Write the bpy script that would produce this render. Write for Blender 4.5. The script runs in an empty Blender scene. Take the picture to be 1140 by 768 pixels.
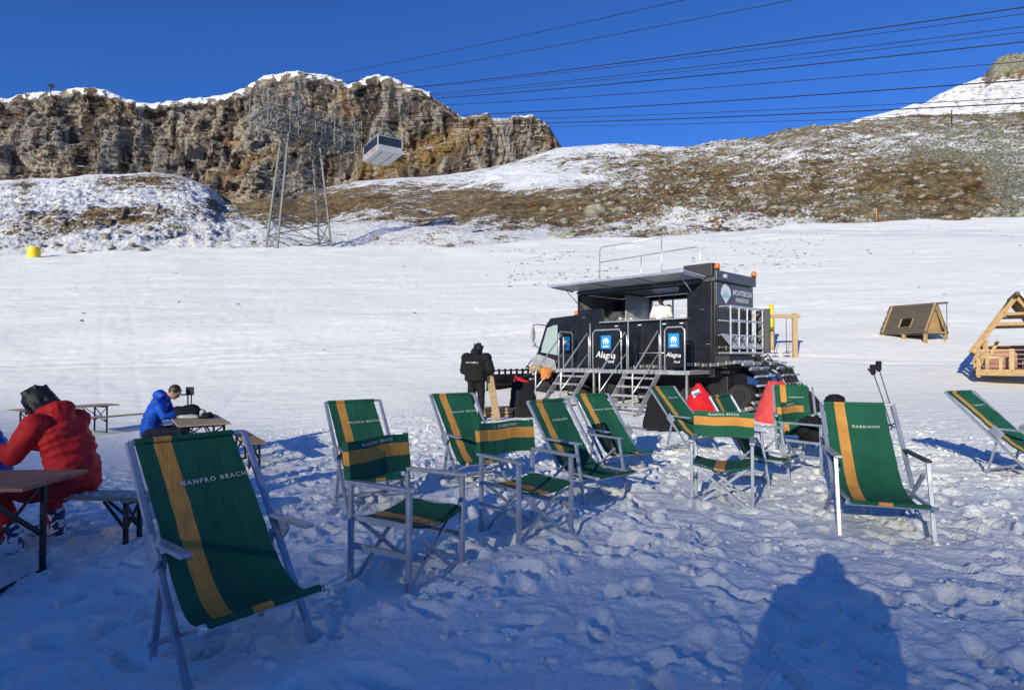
import bpy, bmesh, math, random
import numpy as np
from mathutils import Vector, Matrix
random.seed(7); RNG = np.random.default_rng(11)
S = bpy.context.scene
COL = S.collection
R = math.radians

# ------------------------------------------------------------------ camera
F, CX, Y0, H = 660.0, 570.0, 397.0, 1.40
cam = bpy.data.cameras.new('camera'); camo = bpy.data.objects.new('camera', cam); COL.objects.link(camo)
cam.sensor_width = 36; cam.lens = 36 * F / 1140; cam.clip_start = 0.05; cam.clip_end = 6000
camo.location = (0, 0, H); camo.rotation_euler = (R(90) + math.atan(13 / F), 0, 0)
S.camera = camo
S.view_settings.view_transform = 'Standard'; S.view_settings.look = 'None'; S.view_settings.exposure = 0
S.render.engine = 'CYCLES'; S.cycles.use_denoising = True; S.cycles.max_bounces = 6
S.cycles.transparent_max_bounces = 12

# ------------------------------------------------------------------ light
AZ, EL = 207.6, 17.0
sunv = Vector((math.sin(R(AZ)) * math.cos(R(EL)), math.cos(R(AZ)) * math.cos(R(EL)), math.sin(R(EL))))
sl = bpy.data.lights.new('sun', 'SUN'); so = bpy.data.objects.new('sun', sl); COL.objects.link(so)
sl.energy = 5.2; sl.angle = R(0.5); sl.color = (1.0, 0.93, 0.75)
so.rotation_euler = (-sunv).to_track_quat('-Z', 'Y').to_euler(); so.location = (-20, -40, 60)
W = bpy.data.worlds.new("World"); S.world = W; W.use_nodes = True
nt = W.node_tree; sky = nt.nodes.new('ShaderNodeTexSky'); sky.sky_type = 'NISHITA'; sky.sun_disc = False
sky.sun_elevation = R(EL); sky.sun_rotation = R(AZ); sky.altitude = 2500; sky.dust_density = 0; sky.ozone_density = 4
mx = nt.nodes.new('ShaderNodeMix'); mx.data_type = 'RGBA'; mx.blend_type = 'MULTIPLY'; mx.inputs[0].default_value = 1
mx.inputs[7].default_value = (0.345, 0.645, 1.12, 1)
nt.links.new(sky.outputs[0], mx.inputs[6]); nt.links.new(mx.outputs[2], nt.nodes['Background'].inputs[0])
nt.nodes['Background'].inputs[1].default_value = 0.15

# ------------------------------------------------------------------ noise
def _grad(ix, iy, s):
    h = (ix.astype(np.int64) * 374761393 + iy.astype(np.int64) * 668265263 + s * 1442695041) & 0xffffffff
    h = ((h ^ (h >> 13)) * 1274126177) & 0xffffffff
    h = (h ^ (h >> 16)) & 0xffff
    a = h * (2 * math.pi / 65536.0)
    return np.cos(a), np.sin(a)
def pn(x, y, s=0):
    x = np.asarray(x, float); y = np.asarray(y, float)
    ix = np.floor(x); iy = np.floor(y); fx = x - ix; fy = y - iy
    ix = ix.astype(np.int64); iy = iy.astype(np.int64)
    u = fx * fx * fx * (fx * (fx * 6 - 15) + 10); v = fy * fy * fy * (fy * (fy * 6 - 15) + 10)
    def d(ox, oy):
        gx, gy = _grad(ix + ox, iy + oy, s); return gx * (fx - ox) + gy * (fy - oy)
    a = d(0, 0); b = d(1, 0); c = d(0, 1); e = d(1, 1)
    return 1.5 * ((a + (b - a) * u) + ((c + (e - c) * u) - (a + (b - a) * u)) * v)
def fbm(x, y, o=4, s=0, g=0.5, l=2.03):
    r = 0; a = 1.0
    for i in range(o): r = r + a * pn(x, y, s + i * 17); a *= g; x = x * l + 3.1; y = y * l + 1.7
    return r
def ridged(x, y, o=4, s=0, g=0.5):
    r = 0; a = 1.0
    for i in range(o): r = r + a * (1 - 2 * np.abs(pn(x, y, s + i * 13))); a *= g; x = x * 2.07 + 5.3; y = y * 2.07 + 2.9
    return r
def sst(a, b, x):
    t = np.clip((x - a) / (b - a), 0, 1); return t * t * (3 - 2 * t)

# ------------------------------------------------------------------ terrain functions
def U(px): return (px - CX) / F
CR = [(-700, 290), (-250, 288), (0, 285), (110, 279), (200, 276), (300, 275), (400, 274), (500, 272), (640, 265), (740, 262), (800, 259),
      (860, 252), (1000, 246), (1140, 239), (1500, 228), (2000, 222)]
CRu = np.array([U(p[0]) for p in CR]); CRy = np.array([p[1] for p in CR], float)
YC = 120.0
CTRL = [(-1.33, 2.83, .08), (2.92, 4.83, .07), (-.65, 3.76, .07), (.11, 4.63, .08), (1.97, 5.62, .07), (-1.37, 5.74, .04), (-.43, 6.6, .05),
        (.7, 6.0, 0.0), (1.32, 7.56, -.12), (2.72, 9.05, -.06), (2.7, 6.68, .02), (4.0, 8.26, -.02), (5.84, 6.77, .08),
        (-4.2, 9.4, -.35), (-3.4, 4.4, -.2), (-2.9, 4.8, -.17), (-5.7, 9.8, -.38), (-10.6, 14.8, -.62), (-9.5, 16.5, -.8),
        (4, 17, -.16), (2.5, 17, -.16), (5.2, 13.5, -.12), (1.2, 16, -.12), (-.8, 13, -.02), (15.9, 19.3, .1), (6, 20, -.1), (9, 16, -.05), (-15, 22, -.65), (-7, 24, -.35), (-9, 9, -.42), (0, 24, -.2), (14, 12, .15)]
CP = np.array(CTRL)
def ground(x, y):
    x = np.asarray(x, float); y = np.asarray(y, float); sh = np.broadcast(x, y).shape
    x = np.broadcast_to(x, sh).ravel(); y = np.broadcast_to(y, sh).ravel()
    num = np.zeros(x.shape); den = np.full(x.shape, 0.02)
    for cx, cy, cz in CP:
        s = 0.9 + 0.16 * math.hypot(cx, cy)
        w = np.exp(-((x - cx) ** 2 + (y - cy) ** 2) / (2 * s * s * 0.6)); num += w * cz; den += w
    z = num / den * (1 - sst(26, 45, y))
    yy = np.maximum(y, 1.0); u = np.where(y > 1, x / yy, np.sign(x) * 1.9); u = np.clip(u, -1.9, 1.9)
    k = (H + (Y0 - np.interp(u, CRu, CRy)) / F * YC) / YC
    q = (yy - 21) / 3.0
    ramp = np.where(q > 30, q, np.log1p(np.exp(np.minimum(q, 30)))) * 3 / 99.0
    z = z + ramp * k * YC
    b = np.clip(-y, 0, None); z = z - 0.02 * b * (b < 30) - .6 * (b >= 30)
    z = z - sst(YC, YC + 10, y) * 4.0
    return z.reshape(sh)
def gz(x, y): return float(ground(np.array([x]), np.array([y]))[0])
def at(px, py, d):      # a point at depth d that a surveyed image position corresponds to
    return Vector((U(px) * d, d, H + (Y0 - py) / F * d))

# ------------------------------------------------------------------ materials
def nmat(name):
    m = bpy.data.materials.new(name); m.use_nodes = True; return m, m.node_tree, m.node_tree.nodes['Principled BSDF']
def N(t, kind, **kw):
    n = t.nodes.new('ShaderNode' + kind)
    for k, v in kw.items(): setattr(n, k, v)
    return n
def noise(t, scale, detail=4, rough=.5, mapscale=None, coord='Object', dist=0):
    tc = N(t, 'TexCoord'); n = N(t, 'TexNoise'); n.inputs['Scale'].default_value = scale
    n.inputs['Detail'].default_value = detail; n.inputs['Roughness'].default_value = rough; n.inputs['Distortion'].default_value = dist
    src = tc.outputs[coord]
    if mapscale:
        mp = N(t, 'Mapping'); mp.inputs['Scale'].default_value = mapscale; t.links.new(src, mp.inputs[0]); src = mp.outputs[0]
    t.links.new(src, n.inputs['Vector']); return n
def ramp(t, fac, pts):
    r = N(t, 'ValToRGB'); e = r.color_ramp.elements
    while len(e) > 1: e.remove(e[0])
    e[0].position = pts[0][0]; e[0].color = (*pts[0][1], 1)
    for p, c in pts[1:]:
        k = e.new(p); k.color = (*c, 1)
    t.links.new(fac, r.inputs[0]); return r
def mixc(t, fac, a, b, mode='MIX'):
    m = N(t, 'Mix', data_type='RGBA', blend_type=mode)
    for i, v in ((0, fac), (6, a), (7, b)):
        if isinstance(v, (int, float)): m.inputs[i].default_value = v
        elif isinstance(v, tuple): m.inputs[i].default_value = (*v[:3], 1)
        else: t.links.new(v, m.inputs[i])
    return m.outputs[2]
def mth(t, op, a, b=None, clamp=False):
    m = N(t, 'Math', operation=op); m.use_clamp = clamp
    for i, v in ((0, a), (1, b)):
        if v is None: continue
        if isinstance(v, (int, float)): m.inputs[i].default_value = v
        else: t.links.new(v, m.inputs[i])
    return m.outputs[0]
def sstep(t, v, a, b):
    m = N(t, 'MapRange'); m.interpolation_type = 'SMOOTHSTEP'
    m.inputs[1].default_value = a; m.inputs[2].default_value = b; t.links.new(v, m.inputs[0]); return m.outputs[0]
def bump(t, p, h, strength, dist=.01, chain=None):
    b = N(t, 'Bump'); b.inputs['Strength'].default_value = strength; b.inputs['Distance'].default_value = dist
    t.links.new(h, b.inputs['Height'])
    if chain: t.links.new(chain, b.inputs['Normal'])
    t.links.new(b.outputs[0], p.inputs['Normal']); return b.outputs[0]
def basic(name, col, rough=.5, metal=0., var=.25, scale=6., bmp=.15, bscale=60., coat=0., spec=.5):
    m, t, p = nmat(name)
    n = noise(t, scale, 5, .6); dark = tuple(c * (1 - var) for c in col); lite = tuple(min(1, c * (1 + var * .6)) for c in col)
    r = ramp(t, n.outputs[0], [(.3, dark), (.7, lite)]); t.links.new(r.outputs[0], p.inputs['Base Color'])
    p.inputs['Roughness'].default_value = rough; p.inputs['Metallic'].default_value = metal
    p.inputs['Coat Weight'].default_value = coat; p.inputs['Specular IOR Level'].default_value = spec
    rr = mth(t, 'ADD', mth(t, 'MULTIPLY', n.outputs[0], .25), rough - .12, True); t.links.new(rr, p.inputs['Roughness'])
    if bmp: bump(t, p, noise(t, bscale, 3).outputs[0], bmp, .004)
    return m
def fabric(name, col, fr=700., rough=.8):
    m, t, p = nmat(name); n = noise(t, 3.5, 5, .6)
    r = ramp(t, n.outputs[0], [(.25, tuple(c * .72 for c in col)), (.75, tuple(c * 1.22 for c in col))])
    t.links.new(r.outputs[0], p.inputs['Base Color']); p.inputs['Roughness'].default_value = rough; p.inputs['Specular IOR Level'].default_value = .25
    w = noise(t, fr, 1); b1 = bump(t, p, w.outputs[0], .25, .002); w2 = noise(t, 6, 4, .55, (2.2, .6, .6)); b1 = bump(t, p, w2.outputs[0], .45, .03, b1); w3 = noise(t, 24, 3, .6, (1, .4, .4)); bump(t, p, w3.outputs[0], .25, .008, b1)
    return m
def wood(name, col, stretch=(1, 12, 12), rough=.7):
    m, t, p = nmat(name); n = noise(t, 2.2, 8, .65, stretch); n2 = noise(t, 1.3, 4)
    r = ramp(t, n.outputs[0], [(.3, tuple(c * .55 for c in col)), (.5, col), (.72, tuple(c * 1.25 for c in col))])
    c = mixc(t, mth(t, 'MULTIPLY', n2.outputs[0], .5), r.outputs[0], tuple(x * .6 for x in col)); t.links.new(c, p.inputs['Base Color'])
    p.inputs['Roughness'].default_value = rough; bump(t, p, n.outputs[0], .3, .006); return m
M = {}
M['green'] = fabric('green_canvas', (.012, .098, .055)); M['yellow'] = fabric('ochre_canvas', (.56, .27, .06))
M['alu'] = basic('grey_aluminium', (.40, .45, .52), .42, .55, .2, 9, .1, 120)
M['alub'] = basic('bright_aluminium', (.72, .74, .76), .35, .7, .15, 9, .1, 120)
M['steel'] = basic('galvanised_steel', (.50, .51, .52), .45, .6, .3, 5, .1, 60)
M['white'] = basic('white_paint', (.78, .79, .80), .5, 0, .12, 4, .05)
M['black'] = basic('black_paint', (.012, .0135, .018), .34, 0, .4, 2.2, .03, 30)
M['blackm'] = basic('black_steel', (.016, .017, .019), .5, .2, .5, 6, .3, 40)
M['rubber'] = basic('black_rubber', (.018, .018, .019), .8, 0, .4, 6, .4, 50)
M['greyp'] = basic('grey_vehicle_paint', (.075, .082, .092), .38, 0, .25, 2, .04)
M['dgrey'] = basic('dark_grey_plastic', (.035, .038, .042), .55, 0, .3, 4, .1)
M['ltgrey'] = basic('pale_grey_paint', (.42, .44, .46), .45, 0, .2, 2, .05)
M['red'] = fabric('red_shell_fabric', (.60, .022, .022), 300, .65); M['redb'] = fabric('red_cushion_vinyl', (.62, .02, .025), 200, .45)
M['pinkred'] = fabric('faded_red_vinyl', (.62, .075, .075), 200, .5)
M['blue'] = fabric('blue_shell_fabric', (.008, .085, .50), 300, .6); M['navy'] = fabric('navy_fabric', (.008, .011, .028), 300, .8)
M['blackf'] = fabric('black_fabric', (.010, .0105, .013), 400, .85); M['skin'] = basic('skin', (.50, .27, .19), .55, 0, .12, 20, .1)
M['hair'] = basic('dark_hair', (.014, .009, .007), .5, 0, .5, 60, .6, 200); M['hairb'] = basic('brown_hair', (.03, .017, .011), .5, 0, .5, 60, .6, 200)
M['cook'] = fabric('white_cotton', (.72, .73, .76), 300); M['orange'] = basic('orange_plastic', (.80, .24, .04), .5, 0, .35, 9)
M['beacon'] = basic('orange_beacon_lens', (.80, .19, .03), .25, 0, .3, 9, 0); M['yelp'] = basic('yellow_paint', (.80, .62, .02), .5, 0, .12, 2)
M['logoblue'] = basic('blue_print', (.008, .26, .68), .5, 0, .05, 2, 0); M['lettering'] = basic('white_print', (.82, .83, .84), .6, 0, .04, 3, 0)
M['palelet'] = basic('pale_print', (.50, .53, .48), .7, 0, .25, 40, 0)
M['ltblue'] = basic('light_blue_print', (.30, .62, .80), .5, 0, .1, 3, 0)
M['gondola'] = basic('gondola_panel', (.36, .37, .39), .45, 0, .15, 1)
M['bumper'] = basic('bumper_grey', (.30, .32, .33), .5, 0, .3, 3)
M['wood'] = wood('varnished_pine', (.42, .25, .12)); M['woodp'] = wood('pale_pine', (.50, .36, .19)); M['woodd'] = wood('dark_board', (.38, .17, .09))
M['benchw'] = wood('sunbleached_bench', (.66, .48, .30)); M['woodg'] = wood('weathered_shingle', (.115, .092, .068)); M['woodo'] = wood('honey_timber', (.44, .29, .13), (4, 4, 4)); M['woodt'] = wood('tan_table_board', (.46, .34, .20))
M['dgreen'] = basic('dark_green_steel', (.012, .022, .03), .45, .2, .3, 6)
M['pylon'] = basic('galvanised_pylon_steel', (.13, .14, .14), .6, .3, .35, .4, 0)
M['cable'] = basic('steel_cable', (.012, .013, .018), .6, .3, .2, 1, 0)
m, t, p = nmat('tinted_glass'); p.inputs['Base Color'].default_value = (.02, .028, .032, 1); p.inputs['Roughness'].default_value = .06; p.inputs['Specular IOR Level'].default_value = .8
bump(t, p, noise(t, 1.2, 2).outputs[0], .05, .02); M['glass'] = m
m, t, p = nmat('pale_cab_glass'); p.inputs['Base Color'].default_value = (.33, .42, .42, 1); p.inputs['Roughness'].default_value = .08
bump(t, p, noise(t, 1.5, 2).outputs[0], .06, .02); M['cabglass'] = m
m, t, p = nmat('kitchen_glass'); p.inputs['Base Color'].default_value = (.9, .95, .95, 1); p.inputs['Roughness'].default_value = .03; p.inputs['Alpha'].default_value = .22
n = noise(t, 2, 3); t.links.new(sstep(t, n.outputs[0], .35, 2.4), p.inputs['Alpha']); M['kglass'] = m
# boot pattern
m, t, p = nmat('boot_shell'); n = noise(t, 16, 2, .4, dist=.8)
r = ramp(t, n.outputs[0], [(.44, (.02, .04, .14)), (.50, (.02, .04, .14)), (.52, (.72, .74, .78)), (1, (.72, .74, .78))]); t.links.new(r.outputs[0], p.inputs['Base Color']); p.inputs['Roughness'].default_value = .3; M['boot'] = m
# striped tiller mat
m, t, p = nmat('groomer_comb'); n = noise(t, 6, 4, .6, (6, 1, 1)); r = ramp(t, n.outputs[0], [(.4, (.012, .011, .011)), (.7, (.06, .045, .04))]); t.links.new(r.outputs[0], p.inputs['Base Color']); p.inputs['Roughness'].default_value = .6
bump(t, p, n.outputs[0], .8, .03); M['comb'] = m

# snow
def snow_mat():
    m, t, p = nmat('trodden_snow')
    geo = N(t, 'NewGeometry')
    n1 = noise(t, 1.1, 5, .6); n2 = noise(t, 22, 6, .62); n3 = noise(t, 140, 3, .6); n4 = noise(t, .12, 5, .6, (.4, 1, 1))
    c = ramp(t, n1.outputs[0], [(.25, (.84, .85, .82)), (.7, (.93, .93, .875))]).outputs[0]
    # grit and grass stalks showing through here and there
    g = sstep(t, noise(t, 9, 3, .7).outputs[0], .76, .82)
    g2 = mth(t, 'MULTIPLY', g, sstep(t, n1.outputs[0], .5, .64))
    c = mixc(t, mth(t, 'MULTIPLY', g2, .6), c, (.25, .22, .19))
    # stones and clods specked over the far slope
    at_ = N(t, 'Attribute'); at_.attribute_name = 'speck'
    sp = noise(t, 1.5, 4, .7, (1, .45, 1)); spf = mth(t, 'MULTIPLY', sstep(t, sp.outputs[0], .60, .68), at_.outputs['Fac'])
    c = mixc(t, mth(t, 'MULTIPLY', spf, .75), c, (.16, .145, .13))
    t.links.new(c, p.inputs['Base Color']); p.inputs['Roughness'].default_value = .75; p.inputs['Specular IOR Level'].default_value = .25
    p.inputs['Sheen Weight'].default_value = .12
    b = bump(t, p, n2.outputs[0], .5, .05); b = bump(t, p, n3.outputs[0], .45, .009, b)
    w = noise(t, 1.3, 5, .65, (.25, 1, 1)); bump(t, p, w.outputs[0], .28, .3, b)
    return m
M['snow'] = snow_mat()

# ------------------------------------------------------------------ mesh helpers
def mesh_np(name, V, Q, mats, parent=None, smooth=True, attrs=None, midx=None):
    me = bpy.data.meshes.new(name); V = np.ascontiguousarray(V, np.float32); Q = np.ascontiguousarray(Q, np.int32)
    k = Q.shape[1]
    me.vertices.add(len(V)); me.vertices.foreach_set('co', V.ravel())
    me.loops.add(Q.size); me.loops.foreach_set('vertex_index', Q.ravel())
    me.polygons.add(len(Q)); me.polygons.foreach_set('loop_start', np.arange(0, Q.size, k, dtype=np.int32))
    me.polygons.foreach_set('loop_total', np.full(len(Q), k, np.int32))
    if smooth: me.polygons.foreach_set('use_smooth', np.ones(len(Q), bool))
    for mt in (mats if isinstance(mats, (list, tuple)) else [mats]): me.materials.append(mt)
    if midx is not None: me.polygons.foreach_set('material_index', np.ascontiguousarray(midx, np.int32))
    me.update(calc_edges=True)
    for n_, a in (attrs or {}).items():
        if a.ndim == 1:
            at_ = me.attributes.new(n_, 'FLOAT', 'POINT'); at_.data.foreach_set('value', a.astype(np.float32))
        else:
            at_ = me.attributes.new(n_, 'FLOAT_COLOR', 'POINT'); at_.data.foreach_set('color', a.astype(np.float32).ravel())
    o = bpy.data.objects.new(name, me); COL.objects.link(o); o.parent = parent; return o
def gridq(nr, nc, off=0, flip=False):
    i = np.arange(nr - 1)[:, None] * nc + np.arange(nc - 1)[None, :] + off
    q = np.stack([i, i + 1, i + nc + 1, i + nc], -1).reshape(-1, 4)
    return q[:, ::-1] if flip else q
class MB:
    def __init__(s): s.v = []; s.f = []; s.m = []; s.sm = []
    def face(s, ids, mi=0, sm=False): s.f.append(ids); s.m.append(mi); s.sm.append(sm)
    def box(s, lo, hi, mi=0, mat=None):
        b = len(s.v); x0, y0, z0 = lo; x1, y1, z1 = hi
        for p in [(x0, y0, z0), (x1, y0, z0), (x1, y1, z0), (x0, y1, z0), (x0, y0, z1), (x1, y0, z1), (x1, y1, z1), (x0, y1, z1)]:
            s.v.append(tuple(mat @ Vector(p)) if mat else p)
        for q in [(0, 3, 2, 1), (4, 5, 6, 7), (0, 1, 5, 4), (1, 2, 6, 5), (2, 3, 7, 6), (3, 0, 4, 7)]: s.face([b + i for i in q], mi)
        return s
    def bar(s, a, b, w, h=None, up=(0, 0, 1), mi=0):   # rectangular bar
        a = Vector(a); b = Vector(b); h = h or w; d = (b - a); L = d.length; d.normalize(); up = Vector(up)
        if abs(d.dot(up)) > .98: up = Vector((0, 1, 0))
        x = d.cross(up).normalized(); z = x.cross(d); k = len(s.v)
        for p in (a, b):
            for sx, sz in ((-1, -1), (1, -1), (1, 1), (-1, 1)): s.v.append(tuple(p + x * sx * w / 2 + z * sz * h / 2))
        for q in [(0, 1, 2, 3), (7, 6, 5, 4), (0, 4, 5, 1), (1, 5, 6, 2), (2, 6, 7, 3), (3, 7, 4, 0)]: s.face([k + i for i in q], mi)
        return s
    def tube(s, pts, r, n=8, mi=0, cap=True):
        pts = [Vector(p) for p in pts]; rs = r if isinstance(r, (list, tuple)) else [r] * len(pts); k = len(s.v); prev = None
        for i, p in enumerate(pts):
            d = ((pts[min(i + 1, len(pts) - 1)] - pts[max(i - 1, 0)])).normalized()
            if prev is None:
                up = Vector((0, 0, 1)) if abs(d.z) < .9 else Vector((1, 0, 0)); x = d.cross(up).normalized()
            else:
                x = (prev - d * prev.dot(d)).normalized()
            prev = x; y = d.cross(x)
            for j in range(n):
                a = 2 * math.pi * j / n; s.v.append(tuple(p + (x * math.cos(a) + y * math.sin(a)) * rs[i]))
        for i in range(len(pts) - 1):
            for j in range(n): s.face([k + i * n + j, k + i * n + (j + 1) % n, k + (i + 1) * n + (j + 1) % n, k + (i + 1) * n + j], mi, True)
        if cap:
            s.face([k + j for j in range(n)][::-1], mi); e = k + (len(pts) - 1) * n; s.face([e + j for j in range(n)], mi)
        return s
    def ell(s, c, r, nu=14, nv=9, mi=0, mat=None, fn=None):
        k = len(s.v)
        for i in range(nv + 1):
            th = math.pi * i / nv
            for j in range(nu):
                ph = 2 * math.pi * j / nu; q = Vector((math.sin(th) * math.cos(ph), math.sin(th) * math.sin(ph), math.cos(th)))
                if fn: q = fn(q)
                q = Vector((q.x * r[0], q.y * r[1], q.z * r[2]))
                if mat: q = mat @ q
                s.v.append(tuple(q + Vector(c)))
        for i in range(nv):
            for j in range(nu): s.face([k + i * nu + j, k + (i + 1) * nu + j, k + (i + 1) * nu + (j + 1) % nu, k + i * nu + (j + 1) % nu], mi, True)
        return s
    def sheet(s, pts, nu, nv, mi=0, two=0):       # pts[v][u]
        k = len(s.v)
        for row in pts: s.v += [tuple(p) for p in row]
        for i in range(nv - 1):
            for j in range(nu - 1):
                m_ = mi(i, j) if callable(mi) else mi
                s.face([k + i * nu + j, k + i * nu + j + 1, k + (i + 1) * nu + j + 1, k + (i + 1) * nu + j], m_, True)
        return s
    def prism(s, poly, fn, mi=0):          # poly of 2D points, fn(p, side) -> 3D
        k = len(s.v); n = len(poly)
        for sd in (0, 1): s.v += [tuple(fn(p, sd)) for p in poly]
        s.face([k + i for i in range(n)][::-1], mi); s.face([k + n + i for i in range(n)], mi)
        for i in range(n): s.face([k + i, k + (i + 1) % n, k + n + (i + 1) % n, k + n + i], mi)
        return s
    def build(s, name, mats, parent=None, bevel=0, loc=None, rot=None):
        me = bpy.data.meshes.new(name); me.from_pydata([tuple(map(float, v)) for v in s.v], [], s.f)
        for mt in (mats if isinstance(mats, (list, tuple)) else [mats]): me.materials.append(mt)
        me.polygons.foreach_set('material_index', s.m); me.polygons.foreach_set('use_smooth', s.sm)
        bm = bmesh.new(); bm.from_mesh(me); bmesh.ops.recalc_face_normals(bm, faces=bm.faces); bm.to_mesh(me); bm.free()
        o = bpy.data.objects.new(name, me); COL.objects.link(o); o.parent = parent
        if bevel:
            b = o.modifiers.new('bevel', 'BEVEL'); b.width = bevel; b.segments = 2; b.limit_method = 'ANGLE'; b.angle_limit = R(40)
        if loc: o.location = loc
        if rot: o.rotation_euler = rot
        return o
def tag(o, label=None, cat=None, group=None, kind=None):
    if label: o['label'] = label
    if cat: o['category'] = cat
    if group: o['group'] = group
    if kind: o['kind'] = kind
    return o
def empty(name, loc=(0, 0, 0), rz=0, label=None, cat=None, group=None, size=.3):
    o = bpy.data.objects.new(name, None); COL.objects.link(o); o.location = loc; o.rotation_euler = (0, 0, rz); o.empty_display_size = size
    return tag(o, label, cat, group)
def copy_tree(o, parent=None):
    c = o.copy(); COL.objects.link(c); c.parent = parent
    for ch in list(o.children): copy_tree(ch, c)
    return c
def text_geo(body, size, spacing=1.0, bold=0):
    cu = bpy.data.curves.new('lettering', 'FONT'); cu.body = body; cu.size = size; cu.space_character = spacing; cu.offset = bold
    cu.align_x = 'CENTER'; cu.align_y = 'CENTER'; cu.resolution_u = 2
    o = bpy.data.objects.new('lettering', cu); COL.objects.link(o)
    dg = bpy.context.evaluated_depsgraph_get(); me = bpy.data.meshes.new_from_object(o.evaluated_get(dg))
    vs = [v.co.copy() for v in me.vertices]; fs = [list(p.vertices) for p in me.polygons]
    bpy.data.objects.remove(o); bpy.data.curves.remove(cu); bpy.data.meshes.remove(me); return vs, fs
def text_obj(body, size, mat, parent, fn, spacing=1.0, bold=0, name='lettering'):
    vs, fs = text_geo(body, size, spacing, bold); mb = MB(); mb.v = [tuple(fn(v.x, v.y)) for v in vs]; mb.f = fs; mb.m = [0] * len(fs); mb.sm = [False] * len(fs)
    return mb.build(name, mat, parent)
def remesh(mb, name, mat, parent, voxel, smooth=2, noise_amp=0, fine=None):
    o = mb.build(name, mat, None); rm = o.modifiers.new('r', 'REMESH'); rm.mode = 'VOXEL'; rm.voxel_size = voxel; rm.use_smooth_shade = True
    if smooth: s_ = o.modifiers.new('s', 'SMOOTH'); s_.iterations = smooth; s_.factor = .6
    dg = bpy.context.evaluated_depsgraph_get(); me = bpy.data.meshes.new_from_object(o.evaluated_get(dg)); me.name = name
    o.modifiers.clear(); o.data = me; o.parent = parent
    if noise_amp:
        n = len(me.vertices); co = np.empty(n * 3, np.float32); me.vertices.foreach_get('co', co); co = co.reshape(-1, 3)
        no = np.empty(n * 3, np.float32); me.vertices.foreach_get('normal', no); no = no.reshape(-1, 3)
        d = .9 * (1 - np.abs(pn(co[:, 0] * 5 + co[:, 2] * 4.5, co[:, 1] * 5 - co[:, 2] * 3.0, 5)) * 3) + .5 * pn(co[:, 0] * 3.3, co[:, 2] * 3.1 + co[:, 1] * 3, 9) + .35 * pn(co[:, 0] * 13 + co[:, 2] * 9, co[:, 1] * 12 - co[:, 2] * 8, 6)
        co += no * (d[:, None] * noise_amp).astype(np.float32); me.vertices.foreach_set('co', co.ravel()); me.update()
    return o

# ================================================================== SNOW GROUND
PR = 0.02; PX0, PX1, PY0, PY1 = -9.0, 12.0, .6, 19.0
pnx = int((PX1 - PX0) / PR); pny = int((PY1 - PY0) / PR); pits = np.zeros((pny, pnx), np.float32)
def stamp(x, y, a, L, w, dep, rim=.3):
    r = L * 1.3; i0 = int((x - r - PX0) / PR); i1 = int((x + r - PX0) / PR) + 1; j0 = int((y - r - PY0) / PR); j1 = int((y + r - PY0) / PR) + 1
    i0 = max(i0, 0); j0 = max(j0, 0); i1 = min(i1, pnx); j1 = min(j1, pny)
    if i0 >= i1 or j0 >= j1: return
    X, Y = np.meshgrid(PX0 + np.arange(i0, i1) * PR - x, PY0 + np.arange(j0, j1) * PR - y)
    c, s = math.cos(a), math.sin(a); q = np.sqrt(((c * X + s * Y) / (L / 2)) ** 2 + ((-s * X + c * Y) / (w / 2)) ** 2)
    h = -dep * (1 - sst(.72, 1.02, q)) + dep * .25 * (q < 1) * np.sin(X * c * 120 + Y * s * 120) * (1 - sst(.6, .9, q)) * .5 + dep * rim * np.exp(-((q - 1.25) / .22) ** 2)
    cur = pits[j0:j1, i0:i1]; k = 1 - .7 * (1 - sst(.8, 1.2, q)); pits[j0:j1, i0:i1] = cur * k + h
for i in range(2600):
    y = .8 + 17.5 * RNG.random() ** .9; x = -6.5 + 17 * RNG.random()
    stamp(x, y, RNG.random() * 3.14, .26 + .08 * RNG.random(), .11 + .05 * RNG.random(), (.03 + .06 * RNG.random()) * (1 if y < 9 else .55))
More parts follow.
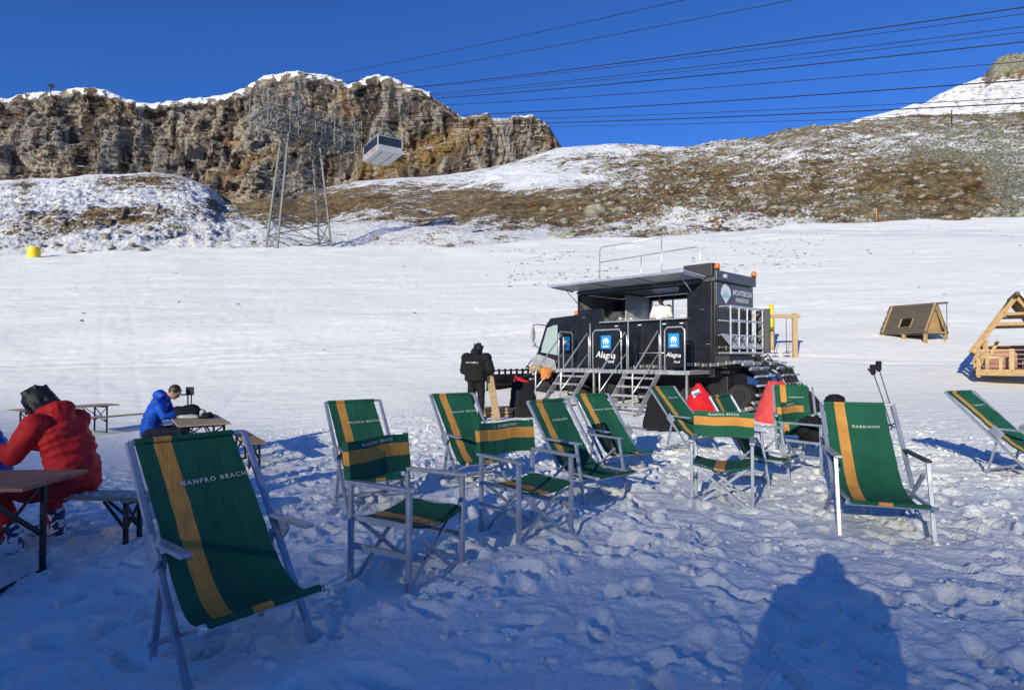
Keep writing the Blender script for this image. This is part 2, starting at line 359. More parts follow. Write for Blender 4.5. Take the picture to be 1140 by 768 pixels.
# lines of footprints
for i in range(26):
    x = -6 + 16 * RNG.random(); y = 1 + 12 * RNG.random(); a = RNG.random() * 6.28
    for k in range(9):
        sd = .11 if k % 2 else -.11; x += .55 * math.cos(a); y += .55 * math.sin(a); a += RNG.normal() * .15
        stamp(x - sd * math.sin(a), y + sd * math.cos(a), a, .31, .13, .075)
TRK = [(RNG.uniform(-.25, .35), RNG.uniform(24, 95), RNG.uniform(.5, 3), RNG.uniform(.03, .12)) for _ in range(22)]
TRK2 = [(RNG.uniform(-.8, .9), RNG.uniform(-14, 18), RNG.uniform(.3, 1.0), RNG.uniform(.04, .09)) for _ in range(10)]
def snow_disp(x, y):
    xi = np.clip((x - PX0) / PR, 0, pnx - 1.001); yi = np.clip((y - PY0) / PR, 0, pny - 1.001); i = xi.astype(int); j = yi.astype(int); fx = xi - i; fy = yi - j
    P = pits[j, i] * (1 - fx) * (1 - fy) + pits[j, i + 1] * fx * (1 - fy) + pits[j + 1, i] * (1 - fx) * fy + pits[j + 1, i + 1] * fx * fy
    inside = sst(-9, -7, x) * (1 - sst(10, 12, x)) * sst(.6, .9, y) * (1 - sst(16, 19, y))
    trk = 0 * x
    for k in range(22):
        a0, b0, c0, d0 = TRK[k]; yy_ = b0 + a0 * x + c0 * np.sin(x * d0 + k); q = (y - yy_) / (.13 + .004 * y)
        trk = trk - .05 * (np.exp(-q * q) + np.exp(-(q - 3.2) ** 2)) * sst(18, 26, y)
    for k in range(10):
        a0, b0, c0, d0 = TRK2[k]; xx_ = b0 + a0 * (y - 20) + c0 * np.sin(y * d0 + k); q = (x - xx_) / .16
        trk = trk - .008 * np.exp(-q * q) * sst(12, 20, y)
    tr = sst(-6.5, -4.5, x) * (1 - sst(6.5, 10, x)) * (1 - sst(9, 14, y)) * .8 + .2 * (1 - sst(18, 26, y))
    wx = x + .12 * pn(x * 3, y * 3, 40); wy = y + .12 * pn(x * 3 + 9, y * 3, 41)
    lum = .035 * fbm(wx * 1.3, wy * 1.3, 3, 1) + .038 * pn(wx * 2.7, wy * 2.7, 2) + .030 * np.abs(pn(wx * 5.7, wy * 5.7, 3)) \
        + .015 * np.abs(pn(wx * 13, wy * 13, 4)) + .005 * pn(x * 37, y * 37, 5)
    clod = np.maximum(pn(wx * 5.2, wy * 5.2, 77) - .40, 0) * .17
    z = tr * .66 * (lum + clod) + P * inside * (.28 + .36 * tr) + trk
    far = sst(14, 30, y)
    z = z + 0
    z = z + far * (.10 * fbm(x * .12, y * .2, 4, 7) + .05 * np.maximum(pn(x * 1.1, y * .7, 8) - .35, 0) * 3 * sst(.1, .5, pn(x * .07, y * .06, 12)) + .02 * pn(x * 2.1, y * 2.1, 9))
    z = z + sst(60, 100, y) * (.5 * fbm(x * .06, y * .05, 4, 21))
    return z
ys = np.concatenate([np.geomspace(.9, 24, 640, endpoint=False), np.geomspace(24, YC + 12, 210)])
us = np.tan(np.linspace(math.atan(-1.75), math.atan(1.75), 1150))
Yg, Ug = np.meshgrid(ys, us, indexing='ij'); Xg = Yg * Ug
Zg = ground(Xg, Yg) + snow_disp(Xg, Yg)
pxs = CX + Ug * F; 
pyy = Y0 - (Zg - H) / Yg * F
speck = sst(38, 60, Yg) * (np.exp(-((pxs - 620) / 110) ** 2) * .9 + np.exp(-((pxs - 860) / 90) ** 2) * .8 + np.exp(-((pxs - 1010) / 90) ** 2) * .35 + np.exp(-((pxs - 70) / 80) ** 2) * .25 * sst(80, 100, Yg))
speck = speck * sst(-.15, .5, pn(Xg * .09, Yg * .07, 31))
V = np.stack([Xg, Yg, Zg], -1).reshape(-1, 3); Q = gridq(len(ys), len(us)); SP = speck.ravel()
# ground beside and behind the viewpoint
th = np.linspace(math.atan(1.75), 2 * math.pi - math.atan(1.75), 90); rr = np.concatenate([[.02], np.geomspace(.8, 440, 60)])
Rg, Tg = np.meshgrid(rr, th, indexing='ij'); Xb = Rg * np.sin(Tg); Yb = Rg * np.cos(Tg); Zb = ground(Xb, Yb) * np.where(Yb > 60, 1, 1)
Vb = np.stack([Xb, Yb, Zb - .01], -1).reshape(-1, 3); Qb = gridq(len(rr), len(th), len(V))
# small triangle between the viewpoint and the first row
yt_ = np.linspace(.02, .9, 20); Yt, Ut = np.meshgrid(yt_, us[::10], indexing='ij'); Vt = np.stack([Yt * Ut, Yt, ground(Yt * Ut, Yt)], -1).reshape(-1, 3); Qt = gridq(20, len(us[::10]), len(V) + len(Vb))
V = np.concatenate([V, Vb, Vt]); Q = np.concatenate([Q, Qb, Qt]); SP = np.concatenate([SP, np.zeros(len(Vb) + len(Vt))])
tag(mesh_np('snow_ground', V, Q, M['snow'], attrs={'speck': SP}), kind='structure')

# ================================================================== ROCKY HILLSIDE
YTOP = [(-700, 214), (-100, 205), (0, 201), (60, 198), (100, 194), (160, 192), (200, 196), (230, 208), (245, 224), (270, 226), (300, 218), (330, 222), (345, 212), (400, 200),
        (470, 196), (520, 191), (570, 180), (620, 164), (640, 162), (700, 160), (740, 163), (790, 162), (830, 155), (870, 146), (930, 138), (1000, 130), (1060, 128), (1140, 125), (1500, 110), (2000, 100)]
TU = np.array([U(a[0]) for a in YTOP]); TY = np.array([a[1] for a in YTOP], float)
def hill_mat():
    m, t, p = nmat('rocky_hillside')
    a = N(t, 'Attribute'); a.attribute_name = 'mask'; sp = N(t, 'SeparateColor'); t.links.new(a.outputs['Color'], sp.inputs[0])
    geo = N(t, 'NewGeometry'); sx = N(t, 'SeparateXYZ'); t.links.new(geo.outputs['Normal'], sx.inputs[0])
    n1 = noise(t, .20, 10, .75, (.65, .5, 1.7)); n2 = noise(t, .35, 9, .78); n3 = noise(t, 1.3, 6, .75); n4 = noise(t, .05, 6, .6)
    vo = N(t, 'TexVoronoi'); vo.inputs['Scale'].default_value = .55; tc = N(t, 'TexCoord'); t.links.new(tc.outputs['Object'], vo.inputs['Vector'])
    grass = ramp(t, n2.outputs[0], [(.36, (.04, .034, .022)), (.45, (.13, .095, .048)), (.54, (.26, .185, .095)), (.66, (.42, .34, .21))]).outputs[0]
    rock = ramp(t, n3.outputs[0], [(.36, (.045, .045, .032)), (.45, (.17, .168, .115)), (.55, (.33, .325, .24)), (.68, (.50, .49, .41))]).outputs[0]
    och = ramp(t, n2.outputs[0], [(.37, (.025, .019, .011)), (.48, (.11, .066, .026)), (.62, (.32, .19, .08))]).outputs[0]
    rockf = sstep(t, mth(t, 'ADD', mth(t, 'ADD', n1.outputs[0], mth(t, 'MULTIPLY', n3.outputs[0], .5)), sp.outputs['Blue']), .95, 1.12)
    c = mixc(t, sstep(t, n4.outputs[0], .5, .6), grass, och); c = mixc(t, rockf, c, rock)
    sf = mth(t, 'ADD', mth(t, 'ADD', mth(t, 'MULTIPLY', n1.outputs[0], 1.5), mth(t, 'MULTIPLY', n3.outputs[0], 1.2)), sp.outputs['Red'])
    sf = mth(t, 'ADD', sf, mth(t, 'MULTIPLY', sx.outputs['Z'], .25)); snow = sstep(t, sf, 1.80, 1.90)
    c = mixc(t, snow, c, (.86, .87, .89)); t.links.new(c, p.inputs['Base Color'])
    p.inputs['Roughness'].default_value = .9; p.inputs['Specular IOR Level'].default_value = .15
    bump(t, p, mth(t, 'ADD', n3.outputs[0], mth(t, 'MULTIPLY', n2.outputs[0], 1.5)), .9, .8)
    return m
M['hill'] = hill_mat()
HY0, HY1 = YC - 3, 385.0
tt = np.linspace(0, 1, 330); uu = np.linspace(-1.35, 1.35, 1350); Tt, Uu = np.meshgrid(tt, uu, indexing='ij')
Yh = HY0 * (HY1 / HY0) ** Tt; yc = np.interp(Uu, CRu, CRy); yt = np.interp(Uu, TU, TY); py = (yc + 9) + (yt - yc - 9) * Tt ** .78
Zh = H + (Y0 - py) / F * Yh; Xh = Uu * Yh; PXh = CX + Uu * F
rg = sst(620, 760, PXh)
dsp = 2.4 * fbm(Xh * .035, Yh * .03, 3, 50) + .9 * ridged(Xh * .10, Yh * .07, 4, 60) * (.4 + .8 * rg + 1.1 * (1 - sst(215, 330, PXh))) + .45 * ridged(Xh * .33, Yh * .2, 3, 70) * (.4 + rg + 1.2 * (1 - sst(215, 330, PXh))) + 1.6 * rg * np.abs(pn(Xh * .09, Yh * .06, 62))
Zh = Zh + dsp * (.35 + .65 * sst(0, .1, Tt)) * (.25 + .75 * (1 - sst(.85, 1., Tt) * (1 - rg * .6)))
pyh = py
def blob(px, pyv, sx, sy): return np.exp(-((PXh - px) / sx) ** 2 - ((pyh - pyv) / sy) ** 2)
sn = np.full(Xh.shape, .24)
left = 1 - sst(215, 330, PXh); mid = sst(215, 330, PXh) * (1 - sst(560, 700, PXh))
sn += left * .24 - .36 * blob(160, 206, 65, 11) - .34 * blob(25, 212, 14, 14) - .35 * blob(102, 245, 14, 6) - .22 * blob(60, 262, 60, 14) - .16 * blob(190, 252, 90, 14) - .1 * blob(150, 250, 40, 8) + .12 * blob(205, 222, 40, 9)
sn += mid * (-.20 * np.exp(-((pyh - 222) / 15) ** 2) + .08 + .20 * np.exp(-((pyh - 262) / 12) ** 2) + .1 * np.exp(-((pyh - 200) / 6) ** 2)) - .3 * blob(300, 235, 90, 12)
sn += .30 * blob(600, 198, 60, 12) + .25 * blob(700, 168, 90, 8) - .28 * blob(570, 235, 120, 14)
sn += rg * (-.09) + rg * .25 * np.exp(-((pyh - 256) / 9) ** 2) * (1 - sst(900, 1000, PXh)) + .14 * blob(880, 175, 110, 14) - .25 * blob(1060, 215, 60, 26) + .12 * blob(1010, 160, 90, 14)
rk = np.full(Xh.shape, .02) + rg * .24 + .18 * blob(1080, 170, 90, 25) + .25 * blob(1130, 215, 40, 30) - .35 * blob(820, 205, 90, 16) - .4 * blob(1060, 215, 50, 22) - .3 * blob(690, 205, 60, 15) + .12 * left - .2 * blob(950, 200, 80, 12)
rk += -.25 * mid
sn += .10 * fbm(Xh * .03, Yh * .02, 3, 91); 
mask = np.stack([sn, np.zeros_like(sn), rk, np.ones_like(sn)], -1).reshape(-1, 4)
Vh = np.stack([Xh, Yh, Zh], -1)
# the crest rolls over and runs back
back = Vh[-1:].copy(); B2 = np.concatenate([back + [0, 12, -.5], back + [0, 60, -12], back + [0, 160, -30]], 0); Vh2 = np.concatenate([Vh, B2], 0)
mask = np.concatenate([mask.reshape(330, 1350, 4), np.repeat(mask.reshape(330, 1350, 4)[-1:], 3, 0)], 0).reshape(-1, 4)
tag(mesh_np('hillside', Vh2.reshape(-1, 3), gridq(333, 1350), M['hill'], attrs={'mask': mask}), kind='structure')
def hill_point(px, pyt):
    c = int(np.argmin(np.abs(uu - U(px)))); r_ = int(np.argmin(np.abs((Y0 - (Zh[:, c] - H) / Yh[:, c] * F) - pyt))); return Vector((Xh[r_, c], Yh[r_, c], Zh[r_, c]))

# boulders strewn over the hillside (far too many to count)
ico = bmesh.new(); bmesh.ops.create_icosphere(ico, subdivisions=1, radius=1); IV = np.array([v.co[:] for v in ico.verts]); IF = np.array([[v.index for v in f.verts] for f in ico.faces]); ico.free()
VV = []; FF = []; nb = 0
for i in range(2200):
    if i < 1700: px = 620 + 560 * RNG.random(); tq = RNG.random() ** 1.1
    else: px = -60 + 700 * RNG.random(); tq = RNG.random() ** 2 * .7
    c = int(np.clip(np.searchsorted(uu, U(px)), 0, 1349)); r_ = int(tq * 320)
    if rk[r_, c] < -.2 and RNG.random() < .75: continue
    s_ = (.22 + .95 * RNG.random() ** 4) * (.5 + Yh[r_, c] / 230); q = IV * (1 + .35 * RNG.normal(size=(len(IV), 1))) * np.array([1.2, .9, .65]) * s_
    a = RNG.random() * 6.28; q = q @ np.array([[math.cos(a), math.sin(a), 0], [-math.sin(a), math.cos(a), 0], [0, 0, 1]])
    VV.append(q + [Xh[r_, c], Yh[r_, c], Zh[r_, c] + s_ * .12]); FF.append(IF + nb); nb += len(IV)
m, t, p = nmat('boulder_stone'); n = noise(t, .6, 8, .7); r = ramp(t, n.outputs[0], [(.3, (.09, .085, .065)), (.5, (.25, .24, .18)), (.7, (.40, .39, .33))])
geo = N(t, 'NewGeometry'); sx = N(t, 'SeparateXYZ'); t.links.new(geo.outputs['Normal'], sx.inputs[0])
t.links.new(mixc(t, mth(t, 'MULTIPLY', sstep(t, sx.outputs['Z'], .75, .95), sstep(t, noise(t, .3, 4).outputs[0], .42, .6)), r.outputs[0], (.84, .85, .88)), p.inputs['Base Color']); p.inputs['Roughness'].default_value = .9; bump(t, p, n.outputs[0], .6, .3); M['boulder'] = m
tag(mesh_np('boulders', np.concatenate(VV), np.concatenate(FF), M['boulder'], smooth=False), 'grey lichened boulders strewn thickly over the rocky hillside', 'boulders', kind='stuff')
for px, pyv, s_, lb in [(663, 236, 3.0, 'large pale grey boulder sitting alone in brown grass above the snowcat roof')]:
    P = hill_point(px, pyv); b = MB(); b.ell((0, 0, 0), (s_, s_ * .8, s_ * .72), 26, 16, fn=lambda q: q * (1 + .16 * float(fbm(np.array(q.x * 2 + 4), np.array(q.y * 2 + q.z * 1.7), 3, 5))))
    tag(b.build('boulder', M['boulder'], loc=P), lb, 'boulder')

# ================================================================== CLIFF
CT = [(-400, 100), (-100, 112), (-40, 104), (0, 108), (15, 104), (30, 101), (60, 98), (80, 95), (95, 94), (110, 97), (130, 105), (150, 112), (165, 113), (180, 110), (200, 109), (220, 106), (245, 103), (260, 100), (275, 92), (290, 82),
      (310, 78), (330, 76), (345, 79), (365, 82), (380, 87), (386, 93), (395, 88), (408, 82), (420, 80), (440, 85), (455, 92), (470, 98), (478, 101), (480, 106), (490, 112), (500, 118), (508, 125), (520, 128), (530, 126), (542, 124), (550, 130),
      (560, 131), (575, 127), (590, 125), (600, 130), (612, 138), (618, 150), (626, 163), (640, 166)]
CU = np.array([U(a[0]) for a in CT]); CTy = np.array([a[1] for a in CT], float)
nc, nr = 1250, 250; cu = np.linspace(U(-330), U(630), nc); ct = np.linspace(0, 1, nr)
Tc, Uc = np.meshgrid(ct, cu, indexing='ij'); PXc = CX + Uc * F; top = np.interp(Uc, CU, CTy); top = top + 1.6 * fbm(PXc * .09, PXc * 0, 4, 3) * sst(0, 1, Tc)
bot = np.interp(Uc, TU, TY) + 24; pyc = bot + (top - bot) * Tc; D0 = 388.0
Ds = D0 + 7 + 20 * Tc + 11 * np.maximum(Tc - .95, 0) / .05; zc = H + (Y0 - pyc) / F * Ds; xc = Uc * Ds
wx = xc + 3 * fbm(xc * .05, zc * .05, 3, 5); wz = zc + 2.0 * fbm(xc * .03, zc * .08, 3, 6)
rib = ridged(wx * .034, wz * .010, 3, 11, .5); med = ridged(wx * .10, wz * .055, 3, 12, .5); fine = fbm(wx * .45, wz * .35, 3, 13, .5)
strat = wz * .22 + .6 * pn(wx * .02, wz * .02, 14); led = (strat - np.floor(strat)); led = sst(0, .35, led) - sst(.75, 1, led)
outc = sst(470, 520, PXc)
ribf = ridged(wx * .12, wz * .02, 3, 19, .55)
blk = np.round(1.6 * fbm(wx * .05, wz * .07, 2, 23)) * 2.2
dep = 20 * Tc + 11 * np.maximum(Tc - .95, 0) / .05 + (7.0 * (1 - rib) * (1 - .7 * outc) + 1.3 * (1 - med) + .35 * fine + .7 * led + .6 * blk + 2.0 * outc * (1 - ribf)) * (1 - .8 * sst(.93, .98, Tc))
bi = np.floor(wx / 11.0 + 1.2 * pn(wz * .06, wx * .03, 31)); bj = np.floor(wz / 8.5 + .5 * np.mod(bi, 2) + .9 * pn(wx * .05, wz * .02, 32))
hb = np.mod(np.sin(bi * 127.1 + bj * 311.7) * 43758.5453, 1.0); bi2 = np.floor(wx / 4.2 + .8 * pn(wz * .15, wx * .1, 33)); bj2 = np.floor(wz / 3.2 + hb); hb2 = np.mod(np.sin(bi2 * 91.3 + bj2 * 173.9) * 24634.634, 1.0)
dep = dep + (4.2 * hb + 1.1 * hb2) * (1 - sst(.92, .96, Tc)) * (1 - .3 * outc) + .7 * (1 - ridged(wx * .03, wz * .30, 3, 34)) * (1 - sst(.92, .96, Tc))
for gx, gy, sx_, sy_, a_ in [(132, 150, 7, 34, 14), (66, 130, 12, 30, 5), (222, 172, 8, 18, 9), (255, 195, 12, 22, 6), (160, 165, 5, 25, 7), (105, 112, 10, 10, 7), (185, 160, 5, 25, 5), (345, 110, 5, 20, 5), (300, 160, 14, 12, 5), (3, 170, 8, 22, 9), (40, 120, 6, 20, 4), (430, 118, 20, 8, 5)]:
    dep += a_ * np.exp(-((PXc - gx + 3 * pn(zc * .2, xc * 0 + gx, 3)) / sx_) ** 2 - ((pyc - gy) / sy_) ** 2)
# spur in front at px 240-340 and the sloping grass ramp at px 380-510
dep -= 16 * np.exp(-((PXc - 285) / 45) ** 2) * (1 - sst(.1, .65, Tc)) 
rampm = np.exp(-((pyc - (225 - (PXc - 300) * .36)) / 15.0) ** 2) * sst(250, 330, PXc) * (1 - sst(500, 560, PXc))
dep += rampm * 6 * 0 - 14 * (1 - sst(0, 1, (225 - (PXc - 300) * .36 - pyc) / 20. + .5)) * sst(380, 450, PXc) * (1 - sst(520, 580, PXc)) + 7
Vc = np.stack([xc, D0 + dep, zc], -1)
gm = np.clip(rampm * 1.2 * sst(370, 430, PXc) + .75 * np.exp(-((pyc - (205 - (PXc - 210) * .42)) / 7) ** 2) * sst(200, 230, PXc) * (1 - sst(320, 350, PXc)) + 1.1 * np.exp(-((PXc - 462) / 52) ** 2 - ((pyc - (176 - (PXc - 462) * .30)) / 17) ** 2), 0, 1)
lg = outc * .8 + .3 * blob(0, 0, 1, 1)[0, 0]
cav = np.clip((1 - rib) * .5 + (1 - med) * .25, 0, 1)  # recess depth, used to paint shade into the rock colour
rim = sst(.945, .975, Tc + .07 * fbm(PXc * .10, pyc * .12, 3, 29) - .02) * np.interp(PXc, [0, 30, 60, 90, 160, 300, 390, 470, 480, 520, 640], [.4, .8, .3, 1.1, 1.1, 1.1, .8, .55, .25, .15, .1])
snw = np.clip(rim, 0, 1)
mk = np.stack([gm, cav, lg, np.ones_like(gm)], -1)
cap = []; capm = []
for k, (dy, dz) in enumerate([(1.5, .5), (5, 1.1), (14, 2.0), (40, .5), (120, -20)]):
    row = Vc[-1].copy(); row[:, 1] += dy; row[:, 2] += dz * (1 + .5 * pn(row[:, 0] * .1, row[:, 0] * 0 + k, 8)) * (1 - sst(470, 500, PXc[-1]) * .8); cap.append(row); capm.append(mk[-1])
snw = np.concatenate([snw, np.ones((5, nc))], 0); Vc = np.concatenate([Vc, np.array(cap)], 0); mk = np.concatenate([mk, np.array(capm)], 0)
def cliff_mat():
    m, t, p = nmat('cliff_rock'); a = N(t, 'Attribute'); a.attribute_name = 'mask'; sp = N(t, 'SeparateColor'); t.links.new(a.outputs['Color'], sp.inputs[0])
    geo = N(t, 'NewGeometry'); sx = N(t, 'SeparateXYZ'); t.links.new(geo.outputs['Normal'], sx.inputs[0])
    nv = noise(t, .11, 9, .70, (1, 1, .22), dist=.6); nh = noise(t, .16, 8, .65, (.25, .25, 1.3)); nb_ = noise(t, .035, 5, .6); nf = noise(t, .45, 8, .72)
    tan = ramp(t, nf.outputs[0], [(.32, (.10, .080, .060)), (.44, (.27, .22, .16)), (.58, (.43, .36, .275)), (.74, (.56, .49, .40))]).outputs[0]
    gry = ramp(t, nf.outputs[0], [(.32, (.085, .078, .07)), (.5, (.25, .23, .205)), (.7, (.42, .39, .35))]).outputs[0]
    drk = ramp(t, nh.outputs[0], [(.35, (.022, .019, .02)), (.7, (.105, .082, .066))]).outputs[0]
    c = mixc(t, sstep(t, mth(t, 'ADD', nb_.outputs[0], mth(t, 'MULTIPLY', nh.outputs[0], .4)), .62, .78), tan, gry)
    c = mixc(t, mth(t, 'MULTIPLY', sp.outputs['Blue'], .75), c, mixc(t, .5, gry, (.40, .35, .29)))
    dkf = sstep(t, mth(t, 'ADD', mth(t, 'ADD', nv.outputs[0], mth(t, 'MULTIPLY', sp.outputs['Green'], .17)), mth(t, 'MULTIPLY', nh.outputs[0], .22)), .61, .675)  # dark stain streaks, plus recess and gully shade painted into the colour
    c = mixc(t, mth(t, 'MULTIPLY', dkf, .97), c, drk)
    och = sstep(t, noise(t, .05, 6, .6, (1, 1, .6)).outputs[0], .56, .68); c = mixc(t, mth(t, 'MULTIPLY', och, .5), c, (.36, .20, .085))
    gr = ramp(t, nf.outputs[0], [(.35, (.10, .062, .025)), (.6, (.27, .175, .07)), (.75, (.36, .25, .12))]).outputs[0]
    gf = mth(t, 'MULTIPLY', sp.outputs['Red'], sstep(t, nv.outputs[0], .36, .5)); c = mixc(t, gf, c, gr)
    led_ = sstep(t, mth(t, 'ADD', sx.outputs['Z'], mth(t, 'MULTIPLY', nf.outputs[0], .35)), .66, .85); c = mixc(t, mth(t, 'MULTIPLY', led_, .55), c, gr)
    ar = N(t, 'Attribute'); ar.attribute_name = 'rim_snow'; sn_ = sstep(t, mth(t, 'ADD', mth(t, 'ADD', sx.outputs['Z'], mth(t, 'MULTIPLY', nf.outputs[0], .3)), mth(t, 'MULTIPLY', ar.outputs['Fac'], .52)), .93, 1.05); c = mixc(t, sn_, c, (.86, .87, .89))
    t.links.new(c, p.inputs['Base Color']); p.inputs['Roughness'].default_value = .92; p.inputs['Specular IOR Level'].default_value = .12
    bump(t, p, mth(t, 'ADD', nf.outputs[0], mth(t, 'MULTIPLY', nh.outputs[0], 1.2)), .9, 1.6); return m
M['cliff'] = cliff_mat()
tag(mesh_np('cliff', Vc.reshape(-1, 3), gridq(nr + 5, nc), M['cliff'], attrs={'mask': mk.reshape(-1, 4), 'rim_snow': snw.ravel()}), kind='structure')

# far snow peak on the right
PT = [(780, 190), (880, 165), (940, 138), (960, 131), (990, 124), (1010, 118), (1022, 113), (1030, 114), (1050, 103), (1075, 92), (1100, 83), (1103, 76), (1108, 67), (1120, 63), (1133, 62), (1145, 61), (1160, 70), (1250, 62), (1400, 66), (1700, 110)]
fu = np.linspace(U(780), U(1700), 620); ft = np.linspace(0, 1, 90); Tf, Uf = np.meshgrid(ft, fu, indexing='ij'); tp = np.interp(Uf, [U(a[0]) for a in PT], [a[1] for a in PT])
pf = 175 + (tp - 175) * Tf; Yf = 520 + 120 * Tf; Zf = H + (Y0 - pf) / F * Yf; Xf = Uf * Yf
pkx = CX + Uf * F; rockb = np.exp(-((pkx - 1128) / 26) ** 4) * sst(.78, .9, Tf)
Zf += (3.0 * fbm(Xf * .03, Yf * .03, 4, 81) + 1.2 * ridged(Xf * .12, Yf * .1, 4, 82)) * (1 - .75 * sst(.93, 1, Tf)); Yf = Yf - rockb * (6 + 5 * ridged(Xf * .1, Zf * .08, 3, 4))
mkf = np.stack([.42 - .5 * rockb - .12 * sst(1050, 1150, pkx) * (1 - sst(.0, .7, Tf)), 0 * Xf, -.1 + rockb * .9 , 1 + 0 * Xf], -1)
Vf = np.stack([Xf, Yf, Zf], -1); bk = Vf[-1:] + [0, 50, -25]; Vf = np.concatenate([Vf, bk]); mkf = np.concatenate([mkf, mkf[-1:]])
tag(mesh_np('snowy_peak', Vf.reshape(-1, 3), gridq(91, 620), M['hill'], attrs={'mask': mkf.reshape(-1, 4)}), kind='structure')

# unseen ridge added behind the viewpoint, shaped so its shade edge crosses the chairs
sh = Vector((sunv.x, sunv.y, 0)).normalized(); shx = np.array([sh.x, sh.y]); lat = np.array([-sh.y, sh.x]); Dr = 270.0
ztop = math.tan(R(EL)) * (Dr + 6.05)
a_ = np.linspace(-900, 900, 260); b_ = np.concatenate([np.linspace(-160, 0, 25), np.linspace(12, 300, 25)]); A_, B_ = np.meshgrid(a_, b_, indexing='ij')
prof = np.where(B_ < 0, 1 - np.abs(B_) / 150, 1 - (B_ / 300) ** 1.5 * .9) ; zz = ztop * np.clip(prof, 0, 1) + (6 * fbm(A_ * .02, B_ * .02, 4, 15)) * sst(5, 40, np.abs(B_)) - 3 * sst(60, 100, np.abs(B_)) + .12 * pn(A_ * .05, A_ * 0, 3) * (np.abs(B_) < 5)
Vr = np.stack([shx[0] * (Dr + B_) + lat[0] * A_, shx[1] * (Dr + B_) + lat[1] * A_, zz], -1)
mr = np.tile(np.array([.35, 0, -.1, 1.]), (Vr.shape[0] * Vr.shape[1], 1))
tag(mesh_np('shade_ridge', Vr.reshape(-1, 3), gridq(260, 50), M['hill'], attrs={'mask': mr}), kind='structure')

# loose clods of snow kicked about in the trodden area
VV = []; FF = []; nb = 0
xs_ = RNG.uniform(-6, 8, 9000); ys_ = 1.6 + 12 * RNG.random(9000) ** 1.3; keep = pn(xs_ * .9, ys_ * .9, 55) > -.1; xs_ = xs_[keep]; ys_ = ys_[keep]
zs_ = ground(xs_, ys_) + snow_disp(xs_, ys_)
for x, y, z in zip(xs_, ys_, zs_):
    s_ = .005 + .022 * RNG.random() ** 4; VV.append(IV * (1 + .35 * RNG.normal(size=(len(IV), 1))) * s_ * [1.2, 1, .8] + [x, y, z + s_ * .3]); FF.append(IF + nb); nb += len(IV)
tag(mesh_np('snow_clods', np.concatenate(VV), np.concatenate(FF), M['snow'], smooth=False), 'loose crumbs and clods of snow scattered around the chairs', 'snow clods', kind='stuff')

# stones in the far piste
VV = []; FF = []; nb = 0
for i in range(900):
    if i < 420: px = 560 + 130 * RNG.random(); d = 50 + 45 * RNG.random()
    elif i < 760: px = 770 + 160 * RNG.random(); d = 55 + 45 * RNG.random()
    else: px = 1150 * RNG.random(); d = 25 + 90 * RNG.random()
    x = U(px) * d; 
    if float(pn(np.array(x * .12), np.array(d * .08), 44)) < -.05: continue
    s_ = .04 + .13 * RNG.random() ** 2; VV.append(IV * (1 + .3 * RNG.normal(size=(len(IV), 1))) * s_ * [1.2, 1, .7] + [x, d, gz(x, d) + float(snow_disp(np.array([x]), np.array([d]))[0]) + .02]); FF.append(IF + nb); nb += len(IV)
tag(mesh_np('stones', np.concatenate(VV), np.concatenate(FF), M['boulder'], smooth=False), 'small dark stones and clods scattered over the groomed snow slope', 'stones', kind='stuff')
# ================================================================== DECKCHAIRS
def lin(a, b, t): return a + (b - a) * t
def prof_fn(P):          # smooth polyline through the sling profile; returns f(s in metres from the top) -> (y,z), length
    pts = []
    n = len(P)
    for i in range(n - 1):
        p0 = P[max(i - 1, 0)]; p1 = P[i]; p2 = P[i + 1]; p3 = P[min(i + 2, n - 1)]
        for k in range(12):
            t_ = k / 12; pts.append(tuple(.5 * ((2 * p1[c]) + (-p0[c] + p2[c]) * t_ + (2 * p0[c] - 5 * p1[c] + 4 * p2[c] - p3[c]) * t_ ** 2 + (-p0[c] + 3 * p1[c] - 3 * p2[c] + p3[c]) * t_ ** 3) for c in (0, 1)))
    pts.append(P[-1]); cum = [0]
    for a, b in zip(pts, pts[1:]): cum.append(cum[-1] + math.hypot(b[0] - a[0], b[1] - a[1]))
    ya = np.array([p[0] for p in pts]); za = np.array([p[1] for p in pts]); cu_ = np.array(cum)
    return (lambda s_: (float(np.interp(s_, cu_, ya)), float(np.interp(s_, cu_, za)))), cum[-1]
